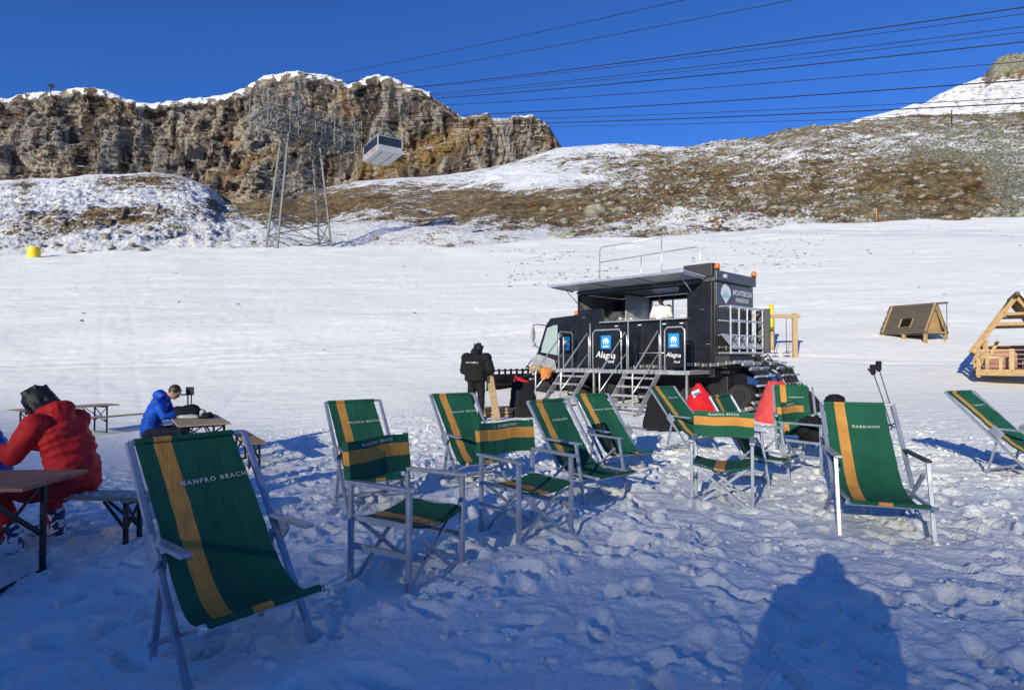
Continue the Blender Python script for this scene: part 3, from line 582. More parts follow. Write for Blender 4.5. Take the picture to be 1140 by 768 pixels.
def sling(root, P, text, xl=-.265, xr=.215, widen=.03, sag=.018):
    f, L = prof_fn(P); mb = MB(); rows = 46; cuts = [0, .04, .10, .17, .2601, .36, .3601, .50, .64, .78, .90, 1.0]
    cuts = [0, .05, .11, .17, .225, .285, .345, .3451, .45, .55, .65, .75, .85, .93, 1.0]
    pts = []
    for i in range(rows):
        s_ = L * i / (rows - 1); y, z = f(s_); y2, z2 = f(min(L, s_ + .01)); y1, z1 = f(max(0, s_ - .01)); d = Vector((0, y2 - y1, z2 - z1)).normalized(); nrm = Vector((0, -d.z, d.y)) * -1
        row = []
        wl = xl - 0.0 * (s_ / L); wr = xr + widen * sst(.55, .95, s_ / L)
        for c in cuts:
            x = lin(wl, wr, c); sg = sag * math.sin(math.pi * c) * math.sin(math.pi * min(1, s_ / L)) + .004 * math.sin(s_ * 37 + c * 9) * math.sin(math.pi * i / (rows - 1))
            row.append(Vector((x, y, z)) - Vector((0, d.z, -d.y)) * (-sg) * 0 + Vector((0, sg * .7, -sg * .5)))
        pts.append(row)
    mb.sheet(pts, len(cuts), rows, mi=lambda i, j: 1 if 3 <= j <= 5 else 0)
    # turned hem round the front bar with its own offset bit of stripe
    y, z = f(L)
    for (a, b, mi_) in ((xl, lin(xl, xr + widen, .36), 0), (lin(xl, xr + widen, .36), lin(xl, xr + widen, .54), 1), (lin(xl, xr + widen, .54), xr + widen, 0)):
        mb.sheet([[Vector((a, y + .02 * math.cos(q) , z + .016 * math.sin(q))), Vector((b, y + .02 * math.cos(q), z + .016 * math.sin(q)))] for q in np.linspace(1.2, 4.9, 8)], 2, 8, mi=mi_)
    y, z = f(0)
    mb.sheet([[Vector((x, y + .02 * math.cos(q), z + .018 * math.sin(q))) for x in (xl, lin(xl, xr, .17), lin(xl, xr, .345), xr)] for q in np.linspace(-1.0, 3.6, 8)], 4, 8, mi=lambda i, j: 1 if j == 1 else 0)
    fb = mb.build('canvas_sling', [M['green'], M['yellow']], root)
    if text:
        s0 = .27 if len(text) > 9 else .24; w = xr - xl; cx = lin(xl, xr, .64 if len(text) > 9 else .63)
        def put(tx, ty):
            s_ = s0 - ty; y, z = f(s_); y2, z2 = f(s_ + .01); d = Vector((0, y2 - y, z2 - z)).normalized(); x = cx + tx; c = (x - xl) / w
            sg = sag * math.sin(math.pi * min(max(c, 0), 1)) * math.sin(math.pi * min(1, s_ / L)) + .004 * math.sin(s_ * 37 + c * 9)
            return Vector((x, y + sg * .7, z - sg * .5)) + Vector((0, d.z, -d.y)) * .006
        text_obj(text, .036, M['palelet'], fb, put, 1.28 if len(text) > 9 else 1.25, .0008)
    return fb
GD = 'green striped deckchairs on the snow'
def deck_a(name, x, y, yaw, s, text, label, dz=0., rec=0.):
    r = empty(name, (x, y, gz(x, y) + dz - .02), R(yaw), label, 'deckchair', GD)
    T = ((.543 + rec) * s, .965 - rec * .25); Ff = (-.33 * s, -.05); P = (.12 * s, .515); Rr = (.22 * s, -.02); Sb = (-.40 * s, .30)
    w = .285
    for sx in (-1, 1):
        m_ = MB(); m_.bar((sx * w, *T), (sx * w, *Ff), .032, .024); m_.build('side_rail', M['alu'], r, .004)
        m_ = MB(); m_.bar((sx * (w - .028), P[0], P[1] - .02), (sx * (w - .028), Rr[0] + .03, Rr[1]), .028, .02); m_.build('rear_leg', M['alu'], r, .003)
        m_ = MB(); m_.bar((sx * (w - .035), Rr[0] + .02, .07), (sx * (w - .035), *Sb), .026, .02); m_.build('seat_rail', M['alu'], r, .003)
        m_ = MB(); m_.box((sx * w - .024, P[0] - .34 * s, P[1] + .03), (sx * w + .03, P[0] + .05, P[1] + .05)); m_.bar((sx * w + sx * .018, P[0] + .05, P[1] + .045), (sx * w + sx * .018, P[0] - .05, P[1] - .05), .018, .10); m_.build('armrest', M['alu'], r, .005)
    m_ = MB(); m_.bar((-w, *T), (w, *T), .034, .022); m_.build('top_bar', M['alu'], r, .004)
    m_ = MB(); m_.tube([(-w + .01, *Sb), (w - .01, *Sb)], .014); m_.tube([(-w + .02, *Sb), (-w + .02 - .028, *Sb)], .02); m_.tube([(w - .02, *Sb), (w + .008, *Sb)], .02); m_.build('front_bar', M['alub'], r)
    m_ = MB(); m_.bar((-w + .01, Rr[0] + .03, .06), (w - .01, Rr[0] + .03, .06), .03, .022); m_.build('stretcher', M['alu'], r, .003)
    dx = (Sb[0] - T[0]); Pq = [(T[0] - .008, T[1]), (T[0] + dx * .24, T[1] - .21), (T[0] + dx * .44, T[1] - .41), (T[0] + dx * .62, .37), (T[0] + dx * .80, .272), (Sb[0], Sb[1] + .008)]
    sling(r, Pq, text); return r
def deck_b(name, x, y, yaw, s, text, label, dz=0., bright=False):
    r = empty(name, (x, y, gz(x, y) + dz - .02), R(yaw), label, 'deckchair', GD)
    w = .285; T = (.49 * s, .95); Bt = (.02 * s, .33); Q_ = (-.36 * s, -.05); Ut = (-.235 * s, .59); Sb = (-.47 * s, .295); Rr = (.40 * s, -.04)
    ma = M['alub'] if bright else M['alu']
    for sx in (-1, 1):
        m_ = MB(); m_.bar((sx * w, *T), (sx * w, *Bt), .032, .024); m_.build('side_rail', M['alu'], r, .004)
        m_ = MB(); m_.bar((sx * (w + .025), *Ut), (sx * (w + .025), *Q_), .03, .024); m_.build('front_leg', ma, r, .004)
        m_ = MB(); m_.bar((sx * (w + .003), Ut[0] + .03, Ut[1] - .10), (sx * (w + .003), *Rr), .028, .02); m_.build('rear_leg', M['alu'], r, .003)
        m_ = MB(); m_.bar((sx * (w - .03), Bt[0] + .06, Bt[1] - .03), (sx * (w - .03), *Sb), .026, .02); m_.build('seat_rail', M['alu'], r, .003)
        m_ = MB(); ya = lin(T[0], Bt[0], .56); m_.box((sx * (w + .012) - .026, Ut[0] - .05, .588), (sx * (w + .012) + .026, ya + .02, .606)); m_.build('armrest', M['dgrey'] if bright and sx > 0 else ma, r, .005)
    m_ = MB(); m_.bar((-w, *T), (w, *T), .034, .022); m_.build('top_bar', M['alu'], r, .004)
    m_ = MB(); m_.tube([(-w - .005, *Sb), (w + .005, *Sb)], .015); m_.build('front_bar', M['alub'], r)
    m_ = MB(); m_.bar((-w, Rr[0] - .05, .10), (w, Rr[0] - .05, .10), .028, .02); m_.build('stretcher', M['alu'], r, .003)
    dx = Sb[0] - T[0]; Pq = [(T[0] - .008, T[1]), (T[0] + dx * .17, T[1] - .21), (T[0] + dx * .33, T[1] - .42), (T[0] + dx * .50, .345), (T[0] + dx * .74, .262), (Sb[0], Sb[1] + .008)]
    sling(r, Pq, text); return r
MB_ = 'MANFRO BEACH'
deck_a('deckchair', -1.326, 2.827, 50.5, .88, MB_, 'nearest green deckchair, lettered MANFRO BEACH, at the left beside the beer bench')
deck_a('deckchair', -1.372, 5.744, 33.5, .92, MB_, 'green deckchair standing behind the leftmost folding armchair')
deck_a('deckchair', -.426, 6.606, 32.1, .97, MB_, 'green deckchair just in front of the standing person in black')
deck_b('deckchair', .695, 6.014, 39.6, 1.0, 'GABBIANO', 'green deckchair with upright front legs, overlapping the deckchair behind it at the picture centre', -.02)
deck_a('deckchair', 1.324, 7.561, 28.3, .99, MB_, 'green deckchair before the metal stairs, half hidden by the deckchair in front', -.04)
deck_a('deckchair', 2.719, 9.046, 33.5, 1.04, 'GABBIANO', 'farthest green deckchair, leaning back left of the red bean bag beside a black bean bag')
deck_b('deckchair', 2.75, 6.75, 47, .80, '', 'green deckchair seen side-on behind the folding armchair near the bright red bean bag')
deck_a('deckchair', 4.28, 8.95, -20, 1.0, 'GABBIANO', 'green deckchair behind the folding armchair with the black backpack')
deck_b('deckchair', 2.923, 4.826, -18.9, 1.13, 'GABBIANO', 'large green deckchair reading GABBIANO with bright front legs, in front of the ski poles', bright=True)
deck_a('deckchair', 5.843, 6.774, 23.7, 1.05, 'GABBIANO', 'green deckchair cut by the right edge of the picture below the timber shelter', rec=.10)

# ------------------------------------------------------------------ folding armchairs
GA = 'green folding armchairs on the snow'
def armchair(x, y, yaw, text, label, s=1.0):
    r = empty('folding_armchair', (x, y, gz(x, y) - .075), R(yaw), label, 'folding chair', GA); w = .262; yb = .236; yf = -.225
    for sx in (-1, 1):
        m_ = MB(); m_.bar((sx * w, yf, -.05), (sx * w, yf, .655), .03, .03); m_.build('front_leg', M['alu'], r, .004)
        m_ = MB(); m_.bar((sx * w, yb, -.05), (sx * w, yb, .655), .03, .03); m_.bar((sx * w, yb + .002, .655), (sx * w, yb + .03, .90), .026, .022); m_.build('rear_leg', M['alu'], r, .004)
        m_ = MB(); m_.box((sx * w - .025, yf - .05, .656), (sx * w + .025, yb + .04, .678)); m_.build('armrest', M['alu'], r, .006)
        m_ = MB(); m_.bar((sx * w, yf + .015, .285), (sx * w, yb - .015, .285), .024, .034); m_.bar((sx * (w - .002), yf + .015, .455), (sx * (w - .002), yb - .015, .455), .024, .03); m_.build('side_rail', M['alu'], r, .003)
    for yy, nm in ((yf + .022, 'cross_brace'), (yb - .024, 'cross_brace')):
        m_ = MB(); m_.bar((-w + .02, yy, .45), (w - .02, yy, .05), .016, .024); m_.bar((w - .02, yy + .02, .45), (-w + .02, yy + .02, .05), .016, .024); m_.tube([(0, yy - .014, .25), (0, yy + .034, .25)], .008); m_.build(nm, M['alu'], r)
    # seat sling with its front-to-back stripe
    mb = MB(); cx_ = [-1, -.75, -.5, -.26, -.08, .10, .35, .6, .8, 1]; rows = []
    for i in range(9):
        yq = lin(yf - .005, yb + .005, i / 8); rows.append([Vector((c * (w - .01), yq, .468 - .045 * (1 - c * c) - .004 * math.sin(i * 1.3 + c * 3))) for c in cx_])
    mb.sheet(rows, len(cx_), 9, mi=lambda i, j: 1 if 3 <= j <= 4 else 0)
    fr = [[Vector((c * (w - .01), yf - .006, .468 - .045 * (1 - c * c) - dz_)) for c in cx_] for dz_ in (0, .018)]; mb.sheet(fr, len(cx_), 2, mi=lambda i, j: 1 if 3 <= j <= 4 else 0)
    mb.build('seat', [M['green'], M['yellow']], r)
    # back panel
    mb = MB(); zc_ = [.655, .69, .725, .7651, .7652, .80, .8499, .85, .875, .905]; nx_ = 15
    fn = lambda c, z: Vector((c * (w + .018), yb - .018 + (z - .655) * .12 + .035 * (1 - c * c) * (1 if abs(c) < 1 else 0), z + .004 * math.sin(c * 5)))
    mb.sheet([[fn(lin(-1, 1, j / (nx_ - 1)), z) for j in range(nx_)] for z in zc_], nx_, len(zc_), mi=lambda i, j: 1 if 3 <= i <= 6 else 0)
    for sx in (-1, 1): mb.sheet([[Vector((sx * (w + .018), yb - .018 + (z - .655) * .12, z)), Vector((sx * (w + .02), yb + .035 + (z - .655) * .12, z))] for z in zc_], 2, len(zc_), mi=lambda i, j: 1 if 3 <= i <= 6 else 0)
    mb.sheet([[Vector((c * (w + .015), yb + .04 + (z - .655) * .12 + .0 * c, z)) for c in (-1, -.6)] for z in (.655, .9)], 2, 2)
    bp = mb.build('back_panel', [M['green'], M['yellow']], r)
    text_obj(text, .030, M['palelet'], bp, lambda tx, ty: fn(tx / (w + .018), .874 + ty) + Vector((0, -.005, 0)), 1.35, .0008)
    return r
armchair(-.651, 3.762, 59.4, MB_, 'folding armchair with MANFRO BEACH back, nearest of the four and third seat from the left')
armchair(.113, 4.635, 38.5, 'S. GABBIANO', 'folding armchair reading GABBIANO on its back, standing in the middle of the row')
armchair(2.0, 5.65, -22, MB_, 'folding armchair facing the viewer squarely, in front of the red bean bag')
armchair(3.66, 7.25, 38, 'GABBIANO', 'folding armchair partly hidden by the large deckchair, a black backpack on its seat')

# ================================================================== BEER TABLES AND BENCHES
def trestle(r, x, zt, halfw, th, mat):
    m_ = MB()
    for sy in (-1, 1): m_.bar((x, sy * halfw, -.04), (x, sy * halfw, zt), .032, .032)
    m_.bar((x, -halfw, .04), (x, halfw, .04), .025, .03); m_.bar((x, -halfw, zt - .03), (x, halfw, zt - .03), .03, .03)
    m_.build('leg_frame', mat, r, .003)
    m_ = MB(); sgn = -1 if x > 0 else 1
    for sy in (-1, 1): m_.bar((x, sy * halfw * .9, zt * .42), (x + sgn * zt * .55, sy * halfw * .25, zt - .03), .014, .02)
    m_.bar((x, -halfw, zt * .42), (x, halfw, zt - .04), .012, .02); m_.bar((x, halfw, zt * .42), (x, -halfw, zt - .04), .012, .02)
    m_.build('diagonal_brace', mat, r)
def beer(kind, x, y, yaw, L, Wd, hh, top, label, group, z=None, tilt=0):
    r = empty(kind, (x, y, gz(x, y) - .02 if z is None else z), R(yaw), label, 'table' if 'table' in kind else 'bench', group); r.rotation_euler[1] = R(tilt)
    m_ = MB(); n = 3 if Wd > .4 else 1
    for i in range(n):
        a = -Wd / 2 + i * Wd / n; m_.box((-L / 2, a + .0015, hh - .027), (L / 2, a + Wd / n - .0015, hh))
    m_.box((-L / 2 + .25, -Wd / 2 + .03, hh - .05), (-L / 2 + .31, Wd / 2 - .03, hh - .028)); m_.box((L / 2 - .31, -Wd / 2 + .03, hh - .05), (L / 2 - .25, Wd / 2 - .03, hh - .028))
    m_.build('table_top' if 'table' in kind else 'seat_board', top, r, .006)
    for sx in (-1, 1): trestle(r, sx * (L / 2 - .28), hh - .03, Wd / 2 - .06, .03, M['dgreen'])
    return r
T1 = beer('beer_table', -4.22, 4.04, 3, 2.2, .64, .76, M['woodd'], 'dark varnished beer table at the left edge in front of the person in red', 'beer tables')
B1 = beer('beer_bench', -3.93, 4.95, -4, 2.2, .28, .46, M['benchw'], 'beer bench with snow crumbs on it under the person in red', 'beer benches')
T2 = beer('beer_table', -5.08, 9.62, -56, 1.7, .72, .76, M['woodt'], 'beer table holding the gloves and bags in front of the person in bright blue', 'beer tables')
B2 = beer('beer_bench', -5.72, 9.42, -56, 1.7, .26, .47, M['woodo'], 'beer bench that the person in bright blue is sitting on', 'beer benches')
B3 = beer('beer_bench', -4.25, 9.55, -56, 1.7, .26, .47, M['woodo'], 'empty beer bench whose end shows right of the blue person\'s table', 'beer benches')
T3 = beer('beer_table', -11.2, 14.9, 62, 2.2, .7, .76, M['woodt'], 'distant beer table just right of the red hood', 'beer tables')
B4 = beer('beer_bench', -10.25, 15.6, 62, 2.6, .26, .47, M['woodt'], 'distant empty beer bench between the red and the blue person', 'beer benches')
# crumbs of snow on the bench
m_ = MB()
for i in range(90):
    q = random.random(); m_.ell((.25 + .6 * q, random.uniform(-.1, .1), .462), (random.uniform(.008, .03), random.uniform(.006, .02), random.uniform(.003, .008)), 6, 4)
o = tag(m_.build('snow_crumbs', M['snow']), 'crumbs of snow lying on the bench beside the person in red', 'snow'); o.location = B1.location; o.rotation_euler = B1.rotation_euler

# ================================================================== PEOPLE
def person(name, loc, yaw, J, label, jk, tr, hair='hood', hairmat='hair', boots='blackf', boot_r=.055, hood=None, gloves=None, headw=.078, jr=1.0, scale=1.0, hem=.14, print_=None, extra=None, fingers=True):
    """J: joints in the person's own frame, facing -Y, z up from the ground."""
    r = empty(name, loc, R(yaw), label, 'person'); r.scale = (scale,) * 3
    j = {k: Vector(v) for k, v in J.items()}
    hd = j['head']; hx = j.get('hdir', Vector((0, -1, 0))).normalized(); up = j.get('hup', Vector((0, 0, 1))).normalized(); rt = hx.cross(up).normalized(); up = rt.cross(hx).normalized()
    hm = Matrix((rt, -hx, up)).transposed()
    b = MB(); b.ell(hd, (.074, .092, .112), 24, 18, mat=hm)
    def hp(x, y, z): return hd + hm @ Vector((x, y, z))
    b.tube([hp(0, -.075, .01), hp(0, -.108, -.022), hp(0, -.088, -.035)], [.008, .015, .009], 8)                       # nose
    b.ell(hp(0, -.055, -.078), (.034, .034, .03), 10, 8); b.ell(hp(0, -.088, -.055), (.022, .008, .006), 8, 6)         # chin, lips
    for sx in (-1, 1): b.ell(hp(sx * .076, .008, -.008), (.011, .02, .032), 8, 8); b.ell(hp(sx * .03, -.084, .032), (.024, .012, .008), 8, 6)
    b.tube([j['neck'], hd + hm @ Vector((0, .01, -.06))], [.06, .052], 12)
    b.tube([j['pelvis'], j['waist'], j['chest'], j['neck']], [.12, .11, .13, .06], 14)
    for s_ in ('L', 'R'):
        b.tube([j['chest'], j['sh' + s_]], [.07, .05], 10); b.tube([j['sh' + s_], j['el' + s_], j['wr' + s_]], [.05, .036, .024], 10)
        b.tube([j['pelvis'], j['hip' + s_], j['kn' + s_], j['an' + s_]], [.09, .085, .055, .038], 10); b.tube([j['an' + s_], j['toe' + s_]], [.04, .03], 8)
        w_ = j['wr' + s_]; fd = (w_ - j['el' + s_]).normalized(); fd = (fd + j.get('hand' + s_, Vector((0, 0, 0)))).normalized(); side = fd.cross(Vector((0, 0, 1)))
        side = side.normalized() if side.length > .2 else Vector((1, 0, 0)); nrm = side.cross(fd); in_ = 1 if s_ == 'L' else -1
        if not gloves and fingers:
            pm = Matrix((side, fd, nrm)).transposed(); b.ell(w_ + fd * .045, (.038, .05, .015), 12, 8, mat=pm)
            for q, (o_, l_) in enumerate(((-.028, .066), (-.010, .078), (.009, .073), (.027, .058))):
                k0 = w_ + fd * .082 + side * o_; k1 = k0 + fd * l_ * .5 - nrm * .006; k2 = k1 + fd * l_ * .35 - nrm * .018; b.tube([k0 - fd * .02, k0, k1, k2], [.010, .0095, .009, .007], 8)
            b.tube([w_ + fd * .02 + side * .025 * in_, w_ + fd * .05 + side * .055 * in_ - nrm * .01, w_ + fd * .085 + side * .06 * in_ - nrm * .02], [.013, .011, .008], 8)
    remesh(b, 'body', M['skin'], r, .0085, 1)
    e = MB()
    for sx in (-1, 1): e.ell(hp(sx * .031, -.082, .018), (.013, .008, .009), 10, 8)
    e.build('eyes', M['hair'], r)
    # jacket: one garment, torso and sleeves
    g = MB(); P_ = j['pelvis']; Wm = j['waist']; Cc = j['chest']; Nn = j['neck']; dn = (P_ - Wm).normalized()
    bm_ = lambda c, rx, ry, rz: g.ell(c, (rx, ry, rz), 20, 12)
    sd = (j['shR'] - j['shL']).normalized()
    for k in range(9):
        q = k / 8; a_ = (P_ + dn * .02).lerp(Wm, min(1, q * 2)) if q <= .5 else Wm.lerp(Cc, (q - .5) * 2)
        wd = lin(.175, .185, q) * jr; dp = lin(.145, .135, q) * jr
        ax = (Wm - P_).normalized() if q <= .5 else (Cc - Wm).normalized(); ry_ = sd; fw_ = ax.cross(ry_).normalized()
        g.ell(a_, (wd, dp, .075), 20, 10, mat=Matrix((ry_, fw_, ax)).transposed())
    ax = (Nn - Cc).normalized(); fw_ = ax.cross(sd).normalized(); g.ell(Cc.lerp(Nn, .35), (.165 * jr, .115 * jr, .10), 20, 10, mat=Matrix((sd, fw_, ax)).transposed())
    g.tube([Cc.lerp(Nn, .4), Nn + (hd - Nn) * .25], [.10, .075], 14)
    for s_ in ('L', 'R'):
        g.tube([Cc.lerp(Nn, .3) + (j['sh' + s_] - Cc.lerp(Nn, .3)) * .4, j['sh' + s_], j['sh' + s_].lerp(j['el' + s_], .5), j['el' + s_], j['el' + s_].lerp(j['wr' + s_], .5), j['wr' + s_]], [.085, .083 * jr, .072 * jr, .066 * jr, .060 * jr, .046], 14)
        g.ell(j['sh' + s_], (.084 * jr,) * 3, 14, 10); g.ell(j['el' + s_], (.067 * jr,) * 3, 12, 8)
    if hood == 'down':
        g.tube([Nn + sd * -.11 - Vector((0, 0, 0)), Nn + Vector(J['hoodv']) - sd * .03, Nn + Vector(J['hoodv']) + sd * .03, Nn + sd * .11], [.05, .085, .085, .05], 14)
        g.ell(Nn + Vector(J['hoodv']) * .9, (.12, .095, .085), 16, 10)
    remesh(g, 'jacket', M[jk], r, .011, 4, .007)
    # trousers
    tq = MB()
    for s_ in ('L', 'R'):
        tq.tube([P_, j['hip' + s_], j['hip' + s_].lerp(j['kn' + s_], .5), j['kn' + s_], j['kn' + s_].lerp(j['an' + s_], .5), j['an' + s_]], [.12, .115, .098, .078, .072, .068], 14); tq.ell(j['kn' + s_], (.08, .08, .08), 12, 8)
        tq.ell(j['hip' + s_], (.115,) * 3, 12, 8)
    tq.ell(P_, (.16, .13, .11), 16, 10); remesh(tq, 'trousers', M[tr], r, .013, 3, .008)
    for s_ in ('L', 'R'):
        q = MB(); an = j['an' + s_]; to = j['toe' + s_]; d = (to - an); d2 = Vector((d.x, d.y, 0)).normalized(); zt = to.z
        q.tube([an + Vector((0, 0, .12 if boots == 'boot' else .05)) - d2 * (.01), an - d2 * .02, Vector((an.x, an.y, zt + .03)) - d2 * .03], [boot_r * 1.15, boot_r, boot_r * 1.05], 14)
        q.ell(Vector((an.x, an.y, zt + .02)) - d2 * .03, (boot_r, boot_r, .05), 12, 8); q.tube([Vector((an.x, an.y, zt + .03)), to + Vector((0, 0, .015)), to + d2 * .03 + Vector((0, 0, .01))], [boot_r, boot_r * .85, boot_r * .5], 12)
        bt = remesh(q, 'ski_boot' if boots == 'boot' else 'boot', M[boots], r, .009, 1)
        if boots == 'boot':
            q = MB()
            for k in range(4):
                c_ = Vector((an.x, an.y, zt + .03)) + Vector((0, 0, .045 * k)) + d2 * (.065 - .02 * (k > 1)); sdv = d2.cross(Vector((0, 0, 1))); q.bar(c_ - sdv * .05, c_ + sdv * .055, .016, .01)
            q.build('buckle', M['alub'], bt)
        if gloves:
            w_ = j['wr' + s_]; fd = ((w_ - j['el' + s_]).normalized() + j.get('hand' + s_, Vector((0, 0, 0)))).normalized(); side = fd.cross(Vector((0, 0, 1))).normalized(); nrm = side.cross(fd); q = MB(); in_ = 1 if s_ == 'L' else -1
            q.tube([w_ - fd * .05, w_ + fd * .01, w_ + fd * .08], [.056, .05, .045], 12); q.ell(w_ + fd * .05, (.05, .055, .026), 12, 8, mat=Matrix((side, fd, nrm)).transposed())
            for o_, l_ in ((-.034, .07), (-.012, .082), (.012, .078), (.034, .062)):
                k0 = w_ + fd * .09 + side * o_; q.tube([k0 - fd * .02, k0 + fd * l_ * .5 - nrm * .012, k0 + fd * l_ * .85 - nrm * .035], [.016, .015, .012], 8)
            q.tube([w_ + fd * .02 + side * .03 * in_, w_ + fd * .06 + side * .07 * in_ - nrm * .015, w_ + fd * .10 + side * .075 * in_ - nrm * .03], [.018, .016, .012], 8)
            remesh(q, 'glove', M[gloves], r, .008, 1)
    h = MB()
    if hair == 'long':
        h.ell(hp(0, .018, .028), (.108, .118, .122), 20, 14, mat=hm)
        for k in range(30):
            a_ = k / 29; x = lin(-.088, .088, a_); yb = .06 * math.cos((a_ - .5) * 2.4) + .02
            p0 = hp(x, yb, .03); p1 = hp(x * 1.15, yb + .02, -.08) + Vector((0, 0, -.01)); p2 = p1 + Vector((0, 0, -.10 - .05 * random.random())) + hm @ Vector((0, -.02 - .04 * random.random(), 0)); h.tube([p0, p1, p2], [.028, .024, .006], 6)
    elif hair == 'short': h.ell(hp(0, .018, .028), (.083, .092, .098), 20, 14, mat=hm)
    elif hair == 'bun': h.ell(hp(0, .012, .026), (.098, .112, .115), 20, 14, mat=hm); h.ell(hp(0, .03, .125), (.045, .045, .038), 12, 8)
    elif hair == 'beanie': h.ell(hp(0, .008, .045), (.09, .105, .095), 20, 14, mat=hm); h.tube([hp(0, -.02, .02), hp(0, .01, .05)], [.094, .096], 16)
    if hair in ('long', 'bun'):
        for k in range(36):
            a_ = random.uniform(-2.2, 2.2); q0 = Vector((.10 * math.sin(a_), .02 + .10 * math.cos(a_), random.uniform(-.02, .12))); q1 = q0 * .98 + Vector((0, 0, -.07)); h.tube([hp(*q0), hp(*q1), hp(*q1) + Vector((random.uniform(-.02, .02), random.uniform(-.02, .02), -.05 - .06 * random.random() * (hair == 'long')))], [.016, .013, .004], 5)
    remesh(h, 'hair' if hair != 'beanie' else 'beanie', M[hairmat], r, .008, 3, .003)
    if print_: text_obj(print_[0], print_[1], M['lettering'], r, print_[2], 1.1)
    return r

# the person in red, bowed over the table, straddling the bench and facing left
g0 = gz(-3.75, 4.75)
J = dict(pelvis=(0, .02, .54), waist=(0, .01, .72), chest=(0, -.10, .95), neck=(0, -.22, 1.10), head=(-.01, -.325, 1.185), hdir=(-.25, -.72, -.70), hup=(0, -.7, .7),
         shL=(-.20, -.15, 1.02), shR=(.20, -.15, 1.02), elL=(-.26, -.30, .80), elR=(.29, -.24, .80), wrL=(-.13, -.55, .82), wrR=(.16, -.52, .82),
         hipL=(-.11, 0, .50), hipR=(.11, 0, .50), knL=(-.22, -.44, .52), knR=(.24, -.42, .50), anL=(-.20, -.36, .14), anR=(.24, -.30, .14), toeL=(-.22, -.56, .04), toeR=(.26, -.50, .04), hoodv=(0, .11, .03))
person('person', (-3.66, 4.95, g0 - .02), -98, J, 'person in red ski clothes with dark hair, bowed over the dark table', 'red', 'red', 'long', 'hair', 'boot', .062, 'down', 'blackf', jr=1.22, scale=1.0)
J2 = dict(J); J2.update(head=(0, -.32, 1.14), hdir=(0, -.9, -.4), hup=(0, -.3, .9), neck=(0, -.22, 1.02))
person('person', (-4.62, 5.25, g0 - .02), -60, J2, 'person in a blue jacket cut off by the left edge beside the person in red', 'blue', 'navy', 'short', 'hair', 'blackf', .055, 'down', None, jr=1.1)
# the person in bright blue at the middle table
bx, by = -5.92, 9.78; g1 = gz(-6.0, 9.9)
J = dict(pelvis=(0, .02, .57), waist=(0, .01, .74), chest=(0, -.09, .96), neck=(0, -.19, 1.115), head=(0, -.325, 1.20), hdir=(0, -.80, -.60), hup=(0, -.55, .8),
         shL=(-.19, -.12, 1.04), shR=(.19, -.12, 1.04), elL=(-.23, -.24, .82), elR=(.23, -.24, .82), wrL=(-.12, -.47, .84), wrR=(.12, -.47, .86),
         hipL=(-.10, 0, .54), hipR=(.10, 0, .54), knL=(-.13, -.45, .56), knR=(.13, -.45, .56), anL=(-.14, -.50, .13), anR=(.14, -.38, .13), toeL=(-.15, -.70, .04), toeR=(.15, -.58, .04), hoodv=(0, .10, .05))
person('person', (bx, by, g1 - .02), 104, J, 'person in a bright blue hooded jacket sitting sideways with head bent over the table', 'blue', 'navy', 'short', 'hairb', 'blackf', .055, 'down', 'blackf', jr=1.08)
# the person standing in black
sx_, sy_ = -.70, 13.15; g2 = gz(sx_, sy_)
J = dict(pelvis=(0, 0, .95), waist=(0, 0, 1.12), chest=(0, -.02, 1.33), neck=(0, -.06, 1.49), head=(.02, -.15, 1.59), hdir=(.15, -.8, -.6), hup=(0, -.35, .9),
         shL=(-.24, -.03, 1.40), shR=(.24, -.03, 1.40), elL=(-.33, -.05, 1.13), elR=(.33, -.08, 1.13), wrL=(-.17, -.24, 1.05), wrR=(.20, -.28, 1.06),
         hipL=(-.10, 0, .90), hipR=(.10, 0, .90), knL=(-.12, -.03, .50), knR=(.12, -.05, .50), anL=(-.13, .03, .12), anR=(.14, .01, .12), toeL=(-.14, -.17, .04), toeR=(.17, -.19, .04), hoodv=(0, .10, .04))
person('person', (sx_ - .10, sy_, g2), 158, J, 'person in black standing with back to the viewer, left of the snowcat', 'blackf', 'blackf', 'bun', 'hair', 'blackf', .055, 'down', None, jr=1.5, scale=1.0,
       print_=('OUT THERE.it', .045, lambda tx, ty: Vector((-tx, .213 - .05 * abs(tx), 1.30 + ty))))
# the tan board the person in black holds upright
m_ = MB(); m_.bar((0, 0, 0), (0, 0, 1.02), .16, .03); o = m_.build('board', M['woodp'], None, .006)
o.location = (-.33, 13.3, gz(-.33, 13.3) + .02); o.rotation_euler = (R(2), R(-11), R(20)); tag(o, 'narrow pale board leaning beside the person in black', 'board')
# the photographer, behind the lens; only the shadow reaches the picture
J = dict(pelvis=(0, 0, .90), waist=(0, 0, 1.05), chest=(0, 0, 1.24), neck=(0, .02, 1.40), head=(0, 0, 1.52), hdir=(0, -1, -.05), hup=(0, 0, 1),
         shL=(-.20, 0, 1.34), shR=(.20, 0, 1.34), elL=(-.25, -.12, 1.08), elR=(.23, -.12, 1.08), wrL=(-.19, -.34, 1.33), wrR=(.00, -.36, 1.33), handL=(.7, 0, 0), handR=(-.7, 0, 0),
         hipL=(-.10, 0, .86), hipR=(.10, 0, .86), knL=(-.14, -.02, .48), knR=(.14, -.02, .48), anL=(-.16, .03, .12), anR=(.16, .03, .12), toeL=(-.17, -.17, .04), toeR=(.17, -.17, .04), hoodv=(0, .12, .02))
person('person', (-.21, -.44, gz(0, -.47) - .02), 168, J, 'person taking the photograph, whose shadow falls on the snow at the bottom right', 'navy', 'blackf', 'short', 'hairb', 'blackf', .055, 'down', 'blackf', jr=1.2)

